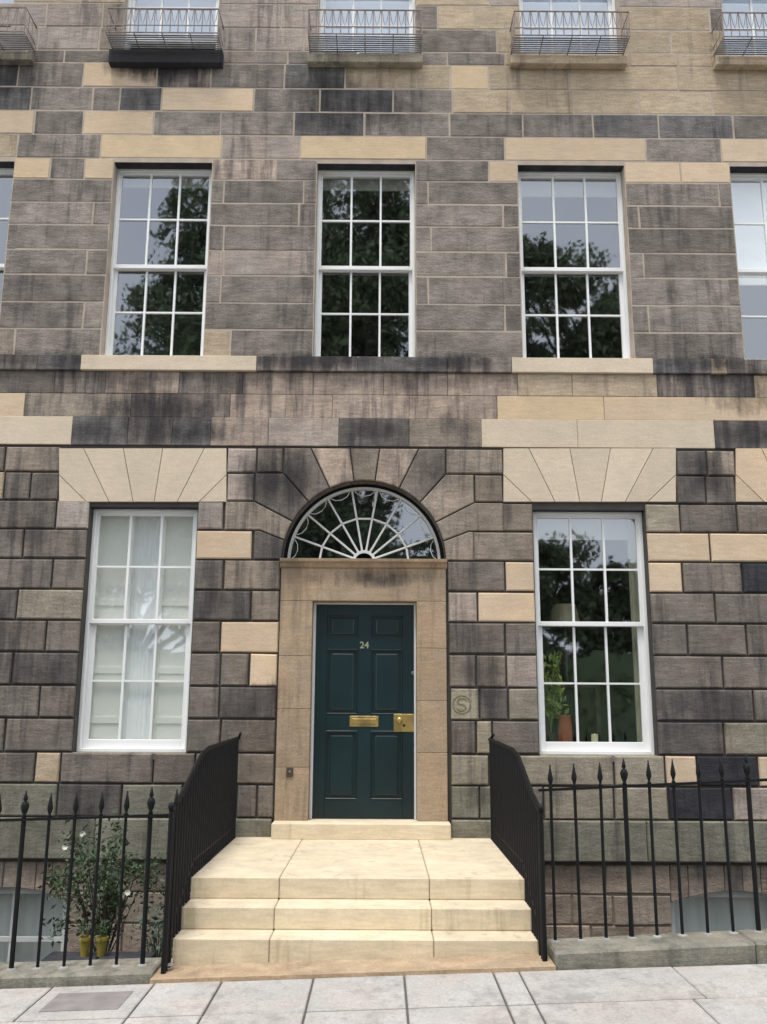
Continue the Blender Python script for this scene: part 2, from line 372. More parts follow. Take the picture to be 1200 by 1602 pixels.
def slab(x0, x1, y0, y1, mat=M_PAVE):
    g = .0065 if x0 < .8 else .0035; dz = random.uniform(-.002, .002); c = .006
    m = MB(); xs = (x0+g, x1-g); ys = (y0+.013, y1-.013)
    V = []
    for z, e in ((0, c), (-c, 0), (-.05, 0)):
        V += [(xs[0]+e, ys[0]+e, z), (xs[1]-e, ys[0]+e, z), (xs[1]-e, ys[1]-e, z), (xs[0]+e, ys[1]-e, z)]
    m.v = [(x, y, GZ(x)+z+dz) for x, y, z in V]; m.f = [(0, 1, 2, 3)]
    for r in (0, 4):
        for i in range(4): j = (i+1) % 4; m.f.append((r+i, r+4+i, r+4+j, r+j))
    return m.build('paving_slab', mat, pave)
rows = [(5.46, 6.095), (4.87, 5.46), (4.30, 4.87), (3.75, 4.30), (3.22, 3.75)]
colx = [-1.37, -.96, -.40, .155, .70]
for ri, (y0, y1) in enumerate(rows):
    xs = [-1.37, -.96, -.40, .155, .70, .86] if ri < 3 else [-1.2, -.7, -.1, .4, .95]
    left = [xs[0]]; 
    while left[-1] > -8: left.append(left[-1]-random.uniform(.55, .95) if (ri or len(left) > 1) else -1.99)
    right = [xs[-1]]
    while right[-1] < 8: right.append(right[-1]+random.uniform(.7, 1.25))
    allx = left[::-1]+xs[1:-1]+right
    for a, b in zip(allx[:-1], allx[1:]):
        slab(a, b, y0, y1, M_PATCH if (ri == 0 and abs(b+1.37) < .01) and False else M_PAVE)
# grey utility cover let into the slabs at the left
cov = slope_box(-1.90, -1.46, 5.60, 5.93, .003, -.02).build('utility_cover', M_PATCH, pave)
tag(cov, label='worn grey utility cover let into the pavement')

# sunken area in front of the basement
m = MB(); m.v = [(-12, 6.4, -4.2), (12, 6.4, -4.2), (12, 9.2, -4.2), (-12, 9.2, -4.2)]; m.f = [(0, 1, 2, 3)]
tag(m.build('area_floor', simple('area_flags', (.16, .15, .13), .9, bump=.3, var=.2)), kind='structure')

# ------------------------------------------------------------------ the townhouse
house = empty('townhouse', (0, D, -4.2))
tag(house, 'grey and buff sandstone Georgian terrace front with sash windows, arched fanlight and dark teal door', 'building')
def H(o):                                                     # parent under the house, keeping world coordinates
    o.parent = house; o.matrix_parent_inverse = Matrix.Translation((0, -D, 4.2)); return o
XL, XR = -6.3, 6.3
upper = H(empty('upper_wall')); ground = H(empty('ground_floor_wall')); base = H(empty('basement_wall')); bands = H(empty('band_courses'))

def XY(a, y, b): return WX(a, y), WX(b, y)
# window openings: x0, x1, z0, z1, kind
OP = []
zU0, zU1 = WZ(560), WZ(256)
for a, b in ((-152, 8), (168, 325), (493, 650), (814, 984), (1153, 1322)): OP.append((*XY(a, 400, b), zU0, zU1, 'U'))
zT0, zT1 = WZ(84), WZ(84)+1.75
for a, b in ((-140, 18), (193, 341), (498, 650), (813, 968), (1132, 1290)): OP.append((*XY(a, 30, b), zT0, zT1, 'T'))
zW0, zW1 = WZ(1180), WZ(795)
for a, b in ((-262, -90), (127, 300), (839, 1019), (1212, 1392)): OP.append((*XY(a, 990, b), zW0, zW1, 'W'))
BW = [(WX(-75, 1400), WX(104, 1400)), (WX(1050, 1400), WX(1250, 1400))]
DX0, DX1 = WX(441, 880), WX(697, 880)                         # masonry opening of the doorway
ACX, ACZ = .5*(DX0+DX1), WZ(877); AR = .5*(DX1-DX0)*1.0

VR = [(WX(-285, 742), WX(-23, 742)), (WX(1150, 742), WX(1420, 742))]
def fill(z0, z1, xa, xb, parent, name, choices, proud, gap, kw):
    """courses outside the frame: random lengths, cut by the openings"""
    zm = .5*(z0+z1); segs = [(xa, xb)]
    for (a, b, c, d, k) in OP:
        if c < zm < d:
            ns = []
            for s, e in segs:
                if b <= s or a >= e: ns.append((s, e)); continue
                if a > s: ns.append((s, a))
                if b < e: ns.append((b, e))
            segs = ns
    if zm > WZ(786) and zm < WZ(702):
        for a, b in VR:
            segs = [t for s, e in segs for t in ((s, min(a, e)), (max(b, s), e)) if t[1]-t[0] > .05]
    for s, e in segs:
        x = s
        while x < e-.02:
            l = random.uniform(.55, 1.05); x2 = x+l
            if e-x2 < .3: x2 = e
            stone(rect(x, x2, z0, z1), random.choice(choices), parent, name, proud=proud+random.uniform(-.002, .002), gap=gap, **kw)
            x = x2
def course(y0, y1, spec, parent, name, choices='ggl', proud=.0, gap=.004, kw={}, xl=None):
    z0, z1 = WZ(y1), WZ(y0); ym = .5*(y0+y1); toks = spec.split(); i = 0
    first = None; last = None
    segs = []; cur = None
    while i < len(toks):
        if toks[i] == '|': cur = None; i += 1; continue
        x = float(toks[i])
        if cur is not None: segs.append((cur[0], x, cur[1]))
        if i+1 < len(toks) and toks[i+1] != '|' and not toks[i+1][0].isdigit(): cur = (x, toks[i+1]); i += 2
        else: cur = None; i += 1
    for k, (a, b, c) in enumerate(segs):
        xa, xb = WX(a, ym), WX(b, ym)
        # snap to the jamb of the nearest opening
        for (oa, ob, oc, od, _) in OP:
            if oc-.02 < .5*(z0+z1) < od+.02:
                if abs(xa-ob) < .13: xa = ob
                if abs(xb-oa) < .13: xb = oa
        if abs(a) < 1: xa -= .3
        if abs(b-1200) < 1: xb += .35
        lab = None
        o = stone(rect(xa, xb, z0, z1), c, parent, name, proud=proud+random.uniform(-.0025, .0025), gap=gap, **kw)
        if k == 0: first = xa
        if k == len(segs)-1: last = xb
    if first-XL > .2: fill(z0, z1, XL, first, parent, name, choices, proud, gap, kw)
    if XR-last > .2: fill(z0, z1, last, XR, parent, name, choices, proud, gap, kw)

UK = dict(ch=.004, back=.16, jit=.0038)
def U(y0, y1, spec): course(y0, y1, spec, upper, 'ashlar_stone', 'uul', .0, .0095, UK)
z = WZ(8)
while z < 9.9: fill(z, z+.305, XL, XR, upper, 'ashlar_stone', 'lltt', .0, .0095, UK); z += .305
U(8, 45, '0 l 72 l 160 p 185 | 345 l 440 l 490 | 663 u 685 t 743 t 805 | 985 t 1110 u 1125')
U(45, 81, '0 l 60 l 155 p 185 | 345 l 400 l 475 l 490 | 660 u 777 t 805 | 975 t 1050 t 1125')
U(81, 101, '0 u 40 u 100 u 240 Z 345 l 450 u 560 u 660 u 700 u 790 t 985 t 1060 t 1200')
U(101, 139, '0 v 28 u 130 b 245 Z 330 u 445 v 540 t 652 t 705 o 765 t 890 t 1060 t 1200')
U(139, 176, '0 v 48 u 145 u 187 v 253 b 397 u 500 v 615 u 708 t 800 t 897 t 1000 t 1115 t 1200')
U(176, 213, '0 b 53 u 130 b 240 u 345 u 460 v 570 u 703 u 818 u 928 v 1030 v 1147 u 1200')
U(213, 250, '0 t 27 u 157 o 347 l 470 o 667 u 790 b 1010 u 1128 b 1200')
U(250, 283, '10 o 78 u 132 b 175 | 327 S 432 u 492 | 648 u 765 b 813 | 980 b 1065 b 1150')
U(283, 319, '12 u 27 u 175 | 327 u 350 u 475 u 492 | 648 u 670 u 813 | 980 u 1125 u 1150')
U(319, 354, '10 u 145 u 170 | 327 u 468 u 492 | 650 u 787 u 813 | 980 u 1000 u 1150')
U(354, 393, '10 u 27 u 168 | 325 u 350 u 492 | 650 u 675 u 813 | 982 u 1135 u 1152')
U(393, 432, '10 u 135 u 165 | 325 l 350 l 478 u 492 | 650 u 792 u 813 | 985 u 1007 u 1152')
U(432, 475, '10 u 20 u 163 | 322 u 345 u 485 | 650 u 670 u 813 | 985 u 1140 u 1155')
U(475, 517, '8 u 130 u 160 | 320 u 473 u 490 | 650 u 790 u 815 | 988 u 1015 u 1160')
U(517, 560, '8 p 22 u 160 | 320 t 360 u 480 u 490 | 650 u 665 u 818 | 990 u 1150 u 1165')
# sill course stands proud as a string, bands below
BK = dict(ch=.004, back=.10, jit=.001)
course(560, 583, '0 Z 60 v 128 c 402 Z 560 v 700 Z 800 c 1020 v 1110 t 1135 Z 1200', bands, 'sill_course_stone', 'Zv', .04, .0015, BK)
course(583, 618, '0 g 85 Z 165 S 280 Z 380 S 490 S 600 S 700 S 810 t 895 t 1028 Z 1180 b 1200', bands, 'band_stone', 'gS', .0, .0018, BK)
course(618, 655, '0 b 38 p 205 Z 360 S 520 S 640 S 778 o 945 b 1200', bands, 'band_stone', 'gS', .0, .0018, BK)
course(655, 699, '0 c 113 v 200 Z 270 v 330 S 420 l 530 d 640 p 753 c 903 c 1117 d 1200', bands, 'band_stone', 'gd', .014, .0018, BK)

GK = dict(ch=.012, back=.19, jit=.0025)
gy = [702, 742, 786, 831, 877, 925, 973, 1023, 1075, 1126, 1179, 1228, 1281]
def G(i, spec): course(gy[i-1], gy[i], spec, ground, 'rusticated_block', 'ggdp', .022, .0095, GK)
G(1, '0 g 8 p 95 | 355 l 402 g 443 | 697 p 787 | 1057 d 1105 p 1149')
G(2, '0 t 7 g 48 g 93 | 355 l 398 | 742 p 787 | 1057 d 1103 g 1150')
G(3, '0 g 88 l 135 | 308 l 350 | 785 p 832 | 1010 m 1063 g 1152 p 1200')
G(4, '0 g 37 g 133 | 308 b 395 | 740 p 832 | 1013 b 1110 b 1200')
G(5, '0 g 82 g 130 | 307 g 350 p 440 | 699 g 790 b 835 | 1018 b 1067 g 1160 D 1200')
G(6, '0 d 27 m 125 | 303 d 393 p 438 | 700 l 747 b 838 | 1022 g 1118 g 1200')
G(7, '0 g 72 g 118 | 300 g 345 b 437 | 701 g 790 g 838 | 1025 g 1075 g 1167 g 1200')
G(8, '0 g 20 d 115 | 298 g 345 g 390 b 435 | 702 g 745 p 792 l 840 | 1030 g 1130 g 1200')
G(9, '0 g 62 g 113 | 296 g 343 d 433 | 704 m 750 d 795 m 842 | 1035 d 1178 g 1200')
G(10, '0 g 8 g 108 | 292 g 345 g 432 | 705 g 745 m 770 g 845 | 1037 d 1132 m 1200')
zs = WZ(1179); zs2 = WZ(1228)
# ground-floor sills occupy this course below each window
def GR(y0, y1, spec, gap=.0095): course(y0, y1, spec, ground, 'rusticated_block', 'ggdG', .022, gap, GK)
GR(1179, 1228, '0 g 55 t 95 g 240 g 305 g 370 g 430 | 705 m 765 m 812 m 960 m 1040 b 1090 D 1185 b 1200')
GR(1228, 1281, '0 G 90 d 190 G 285 g 370 g 402 g 429 | 705 G 750 G 770 g 850 m 960 m 1045 D 1145 l 1200')
course(1281, 1346, '0 G 150 G 290 G 425 | 706 G 835 G 1010 G 1200', base, 'plinth_stone', 'G', .06, .003, dict(ch=.012, back=.1, jit=.001))

# flat arches over the ground-floor windows
def vous(pts, cls='c'): stone([W(*p) for p in pts], cls, ground, 'voussoir', proud=.022, gap=.0028, ch=.003, back=.19)
def flat_arch(x0, x1, cls, xw0, xw1, yt=702, yb=786):
    Wd = x1-x0; ym = yt+.49*(yb-yt)
    T = [x0+Wd*f for f in (.147, .384, .620, .868)]; B = [x0+Wd*f for f in (.300, .443, .568, .705)]
    c0, c1 = x0+Wd*.165, x1-Wd*.165
    y0, y1 = yt, yb
    vous([(x0, y0), (T[0], y0), (B[0], y1), (c0, y1), (x0, ym)], cls)
    for i in range(3): vous([(T[i], y0), (T[i+1], y0), (B[i+1], y1), (B[i], y1)], cls)
    vous([(T[3], y0), (x1, y0), (x1, ym), (c1, y1), (B[3], y1)], cls)
    vous([(x0, ym), (c0, y1), (x0, y1)], cls); vous([(c1, y1), (x1, ym), (x1, y1)], cls)
flat_arch(93, 355, 'c', 148, 305); flat_arch(787, 1057, 'c', 833, 1008)
flat_arch(1150, 1420, 'b', 0, 0); flat_arch(-285, -23, 'c', 0, 0)
# the flat arch must reach across the top of the outer-corner cells

# voussoirs round the fanlight
def P(x, y): return W(x, y)
def ap(deg, r=None):
    r = r or AR; a = math.radians(deg); return (ACX+r*math.cos(a), ACZ+r*math.sin(a))
def arc(a0, a1, n=5): return [ap(a0+(a1-a0)*i/n) for i in range(n+1)]
zt = WZ(702)
def topx(deg): return ACX+(zt-ACZ)/math.tan(math.radians(deg))
def mir(poly): return [(2*ACX-x, z_) for x, z_ in poly]
x697, x742, x785 = WX(697, 742), WX(742, 786), WX(787, 786)
zz2, zz3, zz4, zz5 = WZ(742), WZ(786), WZ(831), WZ(877)
def arcst(poly, cls): stone(poly, cls, ground, 'voussoir', proud=.022, gap=.006, ch=.009, back=.25)
arcst([(topx(82.5), zt), (topx(97.5), zt)]+arc(97.5, 82.5, 4), 'p')
R_ = [([(x697 if False else topx(64.5), zt), (topx(82.5), zt)]+arc(82.5, 64.5), 'S', 'S'),
      ([(topx(64.5), zt)]+arc(64.5, 46.5)+[(x697, zz2), (x697, zt)], 'g', 'g'),
      (arc(46.5, 28.5)+[(x742, zz3), (x742, zz2), (x697, zz2)], 'p', 'g'),
      (arc(28.5, 14)+[(WX(733, 831), zz4), (x785, zz4), (x785, zz3), (x742, zz3)], 'p', 'p'),
      (arc(14, 0)+[(WX(742, 877), zz5), (WX(742, 877), zz4), (WX(733, 831), zz4)], 'p', 'd')]
for poly, cr_, cl_ in R_:
    arcst(poly, cr_)
    mp = mir(poly)
    arcst(mp, cl_)

# mortar beds behind the stones, with the openings left out
def bed(name, z0, z1, y, mat, parent, thick=.1, extra=()):
    ops = [(a, b, c, d) for a, b, c, d, k in OP]+list(extra)
    zs_ = sorted({z0, z1}|{v for o in ops for v in o[2:4] if z0 < v < z1})
    m = MB()
    for za, zb in zip(zs_[:-1], zs_[1:]):
        zm = .5*(za+zb); xs_ = [XL]
        for a, b, c, d in sorted(o for o in ops if o[2] < zm < o[3]): xs_ += [max(a, XL), min(b, XR)]
        xs_.append(XR)
        for k in range(0, len(xs_), 2):
            if xs_[k+1]-xs_[k] > .01: m.box(xs_[k], xs_[k+1], y, y+thick, za, zb)
    return m.build(name, mat, parent)
arch_ext = [(DX0, DX1, -1.5, ACZ), (DX0+.0, DX1-.0, ACZ, ACZ+AR)]
bed('mortar_bed', WZ(560), 9.95, D+.0045, M_MORT_U, upper, .155)
bed('mortar_bed', WZ(699), WZ(560), D+.008, M_MORT_G, bands, .09)
bed('mortar_bed', WZ(1346), WZ(699), D+.004, M_MORT_G, ground, .18, arch_ext)
# spandrel bed round the arch
for s in (1, -1):
    pts = [ap(90-i*90/14) for i in range(15)]+[(DX1, ACZ+AR)]
    if s < 0: pts = mir(pts)
    MB().prism(pts, D+.006, D+.18).build('mortar_bed', M_MORT_G, ground)

# basement wall of squared rubble with segmental-arched windows
MB().box(-5, 5, D-.004, D+.1, WZ(1351), WZ(1346)).build('plinth_shade_strip', M_MORT_G, base)  # dark strip painting in the shadow line below the plinth
bz = [WZ(v) for v in (1351, 1398, 1447, 1500)]
bz += [bz[-1]-.3*i for i in range(1, 8)]
BOP = [(a, b, -3.7, WZ(1392)) for a, b in BW]
def segs_of(x0, x1, zm, ops):
    segs = [(x0, x1)]
    for a, b, c, d in ops:
        if c < zm < d: segs = [t for s, e in segs for t in ((s, min(a, e)), (max(b, s), e)) if t[1]-t[0] > .03]
    return segs
for i in range(len(bz)-1):
    z1, z0 = bz[i], bz[i+1]
    ops = [(a, b, c, d+.0) for a, b, c, d in BOP]
    for s, e in segs_of(-5, 5, .5*(z0+z1)-.0, [(a, b, -3.7, WZ(1346)) for a, b in BW]):
        x = s
        while x < e-.02:
            x2 = x+random.uniform(.35, .8)
            if e-x2 < .2: x2 = e
            stone(rect(x, x2, z0, z1), random.choice('rrrprm'), base, 'rubble_stone', proud=-.01+random.uniform(-.006, .006), gap=.006, ch=.01, jit=.006, back=.15)
            x = x2
for a, b in BW:
    za = WZ(1346); xm = .5*(a+b); zc = WZ(1392); zsp = WZ(1411); n = 7
    bot = [(a+(b-a)*i/n, zsp+(zc-zsp)*(1-((a+(b-a)*i/n-xm)/(.5*(b-a)))**2)) for i in range(n+1)]
    for k in range(0, n):
        q = [bot[k], bot[k+1], (bot[k+1][0], za), (bot[k][0], za)]
        stone(q, random.choice('rpr'), base, 'lintel_stone', proud=-.01, gap=.003, ch=.004, back=.15)
bed('mortar_bed', -4.2, WZ(1346)-.003, D+.03, simple('lime_mortar', (.27, .22, .18), .95, bump=.4, var=.2), base, .13,
    [(a, b, -3.7, WZ(1392)) for a, b in BW])

# ------------------------------------------------------------------ sash windows
def ring(m, x0, x1, z0, z1, wl, wr, wb, wt, y0, y1, c=.004):
    m.bbox(x0, x0+wl, y0, y1, z0, z1, c); m.bbox(x1-wr, x1, y0, y1, z0, z1, c)
    m.bbox(x0+wl-.001, x1-wr+.001, y0+.001, y1-.001, z0, z0+wb, c); m.bbox(x0+wl-.001, x1-wr+.001, y0+.001, y1-.001, z1-wt, z1, c)
def room(x0, x1, z0, z1, par, depth=2.5, ex=.7):
    a, b = x0-ex, x1+ex; y0, y1 = D+.30, D+depth; c, d = z0-.5, z1+.4
    m = MB(); m.v = [(a, y0, c), (b, y0, c), (b, y1, c), (a, y1, c), (a, y0, d), (b, y0, d), (b, y1, d), (a, y1, d)]
    m.f = [(0, 1, 2, 3), (4, 7, 6, 5), (1, 5, 6, 2), (2, 6, 7, 3), (3, 7, 4, 0)]
    # front wall of the room round the opening
    n = 8; m.v += [(x0, y0, z0), (x1, y0, z0), (x1, y0, z1), (x0, y0, z1)]
    m.f += [(0, 1, 9, 8), (1, 5, 10, 9), (5, 4, 11, 10), (4, 0, 8, 11)]
    m.box(x0-.03, x0, D+.2, y0, z0, z1); m.box(x1, x1+.03, D+.2, y0, z0, z1); m.box(x0, x1, D+.2, y0, z1, z1+.03); m.box(x0, x1, D+.2, y0, z0-.03, z0)
    return m.build('room_interior', M_ROOM, par)
def pane(x0, x1, z0, z1, y, par):
    j = [random.uniform(-.0012, .0012) for _ in range(4)]
    m = MB(); m.v = [(x0, y+j[0], z0), (x1, y+j[1], z0), (x1, y+j[2], z1), (x0, y+j[3], z1)]; m.f = [(0, 1, 2, 3)]
    # thin but real: two faces 3 mm apart would double the reflection, so one sheet per pane
    return m.build('pane', M_GLASS, par)
def sash(x0, x1, z0, z1, y, par, cols, rws, wl, wb, wt, name, bar=.011):
    m = MB(); ring(m, x0, x1, z0, z1, wl, wl, wb, wt, y, y+.04)
    gx0, gx1, gz0, gz1 = x0+wl, x1-wl, z0+wb, z1-wt
    for i in range(1, cols):
        c = gx0+(gx1-gx0)*i/cols; m.box(c-bar, c+bar, y+.006, y+.036, gz0-.002, gz1+.002)
    for i in range(1, rws):
        c = gz0+(gz1-gz0)*i/rws; m.box(gx0-.002, gx1+.002, y+.008, y+.034, c-bar*.85, c+bar*.85)
    m.build(name, M_WHITE, par)
    for i in range(cols):
        for k in range(rws):
            pane(gx0+(gx1-gx0)*i/cols, gx0+(gx1-gx0)*(i+1)/cols, gz0+(gz1-gz0)*k/rws, gz0+(gz1-gz0)*(k+1)/rws, y+.022, par)
def window(x0, x1, z0, z1, zm, kind, lift=0):
    par = H(empty('sash_window'))
    yf = D+(.125 if kind == 'U' else .10)
    fr = {'U': .028, 'T': .03, 'W': .035}[kind]
    m = MB(); ring(m, x0+.001, x1-.001, z0+.001, z1-.001, fr, fr, .035, .03, yf, yf+.14); m.build('frame', M_WHITE, par)
    a, b = x0+fr-.002, x1-fr+.002
    sash(a, b, zm-.02, z1-.028, yf+.012, par, 3, 2, .028 if kind != 'W' else .032, .045, .04, 'upper_sash')
    sash(a, b, z0+.033+lift, zm+.022+lift, yf+.060, par, 3, 2, .04 if kind != 'W' else .055, .055 if kind != 'W' else .085, .04, 'lower_sash')
    room(x0, x1, z0, z1, par)
    MB().box(x0+.001, x1-.001, D+.004, yf-.001, z1-.007, z1-.001).build('soffit_shade', ST['D'], par)  # near-black board: shade under the lintel put into the colour
    return par
WN = []
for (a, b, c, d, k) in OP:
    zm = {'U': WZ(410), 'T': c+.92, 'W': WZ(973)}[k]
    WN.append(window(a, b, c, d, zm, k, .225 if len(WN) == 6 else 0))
# blinds, shutters, curtains and sky-toned sheets
def blind(par, o, drop, y=D+.275, mat=M_BLIND):
    m = MB(); n = 24; x0, x1 = o[0]+.01, o[1]-.01
    m.box(x0, x1, y, y+.006, o[3]-drop, o[3]-.005); m.box(x0, x1, y-.006, y+.012, o[3]-drop-.02, o[3]-drop)
    return m.build('blind_or_sky_sheet', mat, par)
blind(WN[12], OP[12], .24); blind(WN[2], OP[2], .14); blind(WN[1], OP[1], .12)
blind(WN[3], OP[3], .20); blind(WN[4], OP[4], 1.25, mat=M_SHEER)
for i in (5, 7, 8, 9): blind(WN[i], OP[i], 1.70, mat=M_SKYSHEET)  # added sheets behind the glass, coloured as its sky reflection
blind(WN[6], OP[6], 1.3, mat=M_SKYSHEET)  # same sky-toned sheet, shorter above the raised sash
# left ground window: white panelled shutters and a sheer centre curtain
o = OP[11]; wpx = o[1]-o[0]
def shutter(x0, x1, par):
    m = MB(); y = D+.205; n = 3; H_ = o[3]-o[2]
    m.box(x0, x1, y+.012, y+.03, o[2]+.02, o[3]-.01)
    ed = [o[2]+.02, o[2]+.30, o[2]+.78, o[2]+1.45, o[3]-.01]
    w_ = .035
    m.box(x0, x0+w_, y, y+.012, ed[0], ed[-1]); m.box(x1-w_, x1, y, y+.012, ed[0], ed[-1])
    for e in ed: m.box(x0+w_, x1-w_, y, y+.012, max(e-.03, ed[0]), min(e+.03, ed[-1]))
    m.build('shutter', M_SHUT, par)
shutter(o[0]+.01, o[0]+wpx*.37, WN[11]); shutter(o[1]-wpx*.36, o[1]-.01, WN[11])
m = MB(); n = 40; xa, xb = o[0]+wpx*.34, o[1]-wpx*.33
for i in range(n+1):
    x = xa+(xb-xa)*i/n; y = D+.228+.0035*math.sin(i*1.3)+.002*math.sin(i*2.9)
    m.v += [(x, y, o[2]+.02), (x, y, o[3]-.02)]
for i in range(n): m.f.append((2*i, 2*i+2, 2*i+3, 2*i+1))
m.build('sheer_curtain', M_SHEER, WN[11], smooth=True)
m = MB().box(o[0], o[1], D+.26, D+.27, o[2], o[3]).build('blind_or_sky_sheet', M_SHEER, WN[11])
# right ground window: open shutter leaf on the right, window board
o2 = OP[12]; w2 = o2[1]-o2[0]
m = MB(); m.box(o2[1]-.115, o2[1]-.012, D+.262, D+.285, o2[2]+.03, o2[3]-.05)
m.box(o2[1]-.10, o2[1]-.075, D+.250, D+.262, o2[2]+.05, o2[3]-.08); m.box(o2[1]-.045, o2[1]-.020, D+.250, D+.262, o2[2]+.05, o2[3]-.08)
m.build('shutter', simple('drab_shutter_paint', (.36, .36, .27), .6), WN[12])
MB().bbox(o2[0]-.05, o2[1]+.05, D+.235, D+.55, o2[2]+.03, o2[2]+.07).build('window_board', M_SHUT, WN[12])
m = MB(); m.box(o2[0]-.4, o2[1]+.4, D+1.6, D+1.64, o2[2]-.3, o2[2]+.45)
m.build('sofa_back', simple('dark_cloth', (.03, .035, .05), .9, bump=.4, bscale=12), WN[12])

# basement windows
for (a, b) in BW:
    par = H(empty('basement_window')); zc = WZ(1392); zsp = WZ(1411)
    m = MB(); y = D+.10
    ring(m, a, b, -3.6, zc+.0, .05, .05, .08, .07, y, y+.08)
    for k in (1,): c = a+(b-a)*k/2; m.box(c-.013, c+.013, y+.02, y+.05, -3.55, zc-.03)
    for zq in (-2.12, -2.75): m.box(a+.04, b-.04, y+.015, y+.055, zq-.02, zq+.02)
    m.build('frame', simple('grey_white_paint', (.50, .52, .51), .6, var=.1), par)
    for k in range(2):
        for z0, z1 in ((-3.55, -2.75), (-2.75, -2.12), (-2.12, zc-.02)): pane(a+(b-a)*k/2, a+(b-a)*(k+1)/2, z0, z1, y+.03, par)
    m = MB(); n = 30
    for i in range(n+1):
        x = a+(b-a)*i/n; m.v += [(x, y+.11+.008*math.sin(i*1.9), -3.6), (x, y+.11+.008*math.sin(i*1.9), zc)]
    for i in range(n): m.f.append((2*i, 2*i+2, 2*i+3, 2*i+1))
    m.build('curtain', simple('grey_green_curtain', (.62, .66, .64), .8), par, smooth=True)
    MB().box(a, b, y+.2, y+.22, -3.6, zc).build('room_interior', M_ROOM, par)

# window sills of the ground floor are sill stones under the sashes
for i in (10, 11, 12, 13):
    o_ = OP[i]; MB().bbox(o_[0]+.002, o_[1]-.002, D-.01, D+.235, o_[2]-.06, o_[2]+.001, .004).build('sill', ST['m'], WN[i])
for i in range(0, 5):
    o_ = OP[i]; MB().bbox(o_[0]+.002, o_[1]-.002, D-.0, D+.262, o_[2]-.05, o_[2]+.001, .004).build('sill', ST['c' if i in (1, 3) else 'd'], WN[i])

# ------------------------------------------------------------------ window guards on the top storey
yb = 8.70
cages = [(-150, 38, 'm'), (166, 341, 'D'), (482, 660, 'm'), (805, 985, 't'), (1131, 1310, 't')]
for gi, (pa, pb, cls) in enumerate(cages):
    g = H(empty('window_guard'))
    x0, x1 = WX(pa, 45, yb), WX(pb, 45, yb); zb, ztp = WZ(54, 600, yb), WZ(16, 600, yb)
    m = MB().bbox(x0-.02, x1+.02, D-.10, D-.001, WZ(100 if gi == 1 else 97, 600, 8.9), WZ(79 if gi == 1 else 84, 600, 8.9), .006); m.build('ledge', ST[cls], g)
    zr = WZ(42, 600, yb)
    m = MB()
    for zq, r_ in ((ztp, .009), (zr, .006), (zb+.005, .008)):
        m.tube([(x0, D, zq), (x0, yb, zq), (x1, yb, zq), (x1, D, zq)], r_, 6)
    for k in range(1, 4): m.tube([(x0+(x1-x0)*k/4, yb, zb+.005), (x0+(x1-x0)*k/4, D, zb-.02)], .006, 5)
    m.build('rail', M_RUST, g)
    fl = MB()
    for k in range(1, 9): fl.tube([(x0, yb+k*.033, zb-.004), (x1, yb+k*.033, zb-.004)], .0085, 6)
    fl.build('floor_grating', M_IRONG, g)
    n = 14; first = None
    pts = [(x0+(x1-x0)*i/n, yb) for i in range(n+1)]+[(x0, yb+.1), (x0, yb+.2), (x1, yb+.1), (x1, yb+.2)]
    for (x, y) in pts:
        if first is None:
            first = MB().tube([(0, 0, zb), (0, 0, ztp)], .0055, 6).build('bar', M_RUST, g); first.location = (x, y, 0)
        else:
            c = first.copy(); COL.objects.link(c); c.location = (x, y, 0)
    sc = MB()
    for i in range(n):
        xc = x0+(x1-x0)*(i+.5)/n; w_ = (x1-x0)/n*.42; h_ = (ztp-zr)
        sc.tube([(xc-w_, yb, ztp-.01), (xc-w_*.5, yb, zr+h_*.35), (xc, yb, zr+.01), (xc+w_*.5, yb, zr+h_*.35), (xc+w_, yb, ztp-.01)], .004, 5)
    sc.build('scrollwork', M_RUST, g)

# ------------------------------------------------------------------ doorway
door_s = H(empty('door_surround'))
yS = D-.035
ox0, ox1 = WX(486, 1100), WX(652, 1100); oz1 = WZ(941); oz0 = WZ(1284)
sx0, sx1 = WX(434, 1100), WX(701, 1100)
sx0, sx1 = DX0-.004+.004, DX1
zl = WZ(890)
def sblock(x0, x1, z0, z1, y0=yS, y1=D+.3, c=.004, name='jamb_stone', mat=M_SURR): return MB().bbox(x0+.001, x1-.001, y0, y1, z0+.001, z1-.001, c).build(name, mat, door_s)
for side in (0, 1):
    a, b = ((sx0, ox0), (ox1, sx1))[side]
    cuts = [oz0, oz0+.48, oz0+1.02, oz0+1.52, oz1] if side == 0 else [oz0, oz0+.62, oz0+1.1, oz0+1.60, oz1]
    for p_, q_ in zip(cuts[:-1], cuts[1:]): sblock(a, b, p_, q_)
    # recessed margin next to the opening
sblock(sx0, sx1, oz1, zl-.0, name='lintel_stone')
# moulded transom ledge under the fanlight
m = MB(); xa, xb = sx0-.01, sx1+.01
prof = [(yS+.0, zl), (yS-.02, zl+.012), (yS-.03, zl+.045), (yS-.065, zl+.06), (yS-.07, zl+.085), (yS-.05, WZ(876)), (D+.3, WZ(876)), (D+.3, zl)]
k = len(prof); m.v = [(xa, y, z_) for y, z_ in prof]+[(xb, y, z_) for y, z_ in prof]
m.f = [tuple(range(k)), tuple(range(2*k-1, k-1, -1))]+[(i, k+i, k+(i+1) % k, (i+1) % k) for i in range(k)]
m.build('transom', M_SURR, door_s)
zth0, zth1 = WZ(1310), WZ(1284)
MB().bbox(WX(424, 1300, 8.8), WX(706, 1300, 8.8), 8.80, D+.3, -1.195, oz0+.0, .012).build('threshold', M_STEP, door_s)
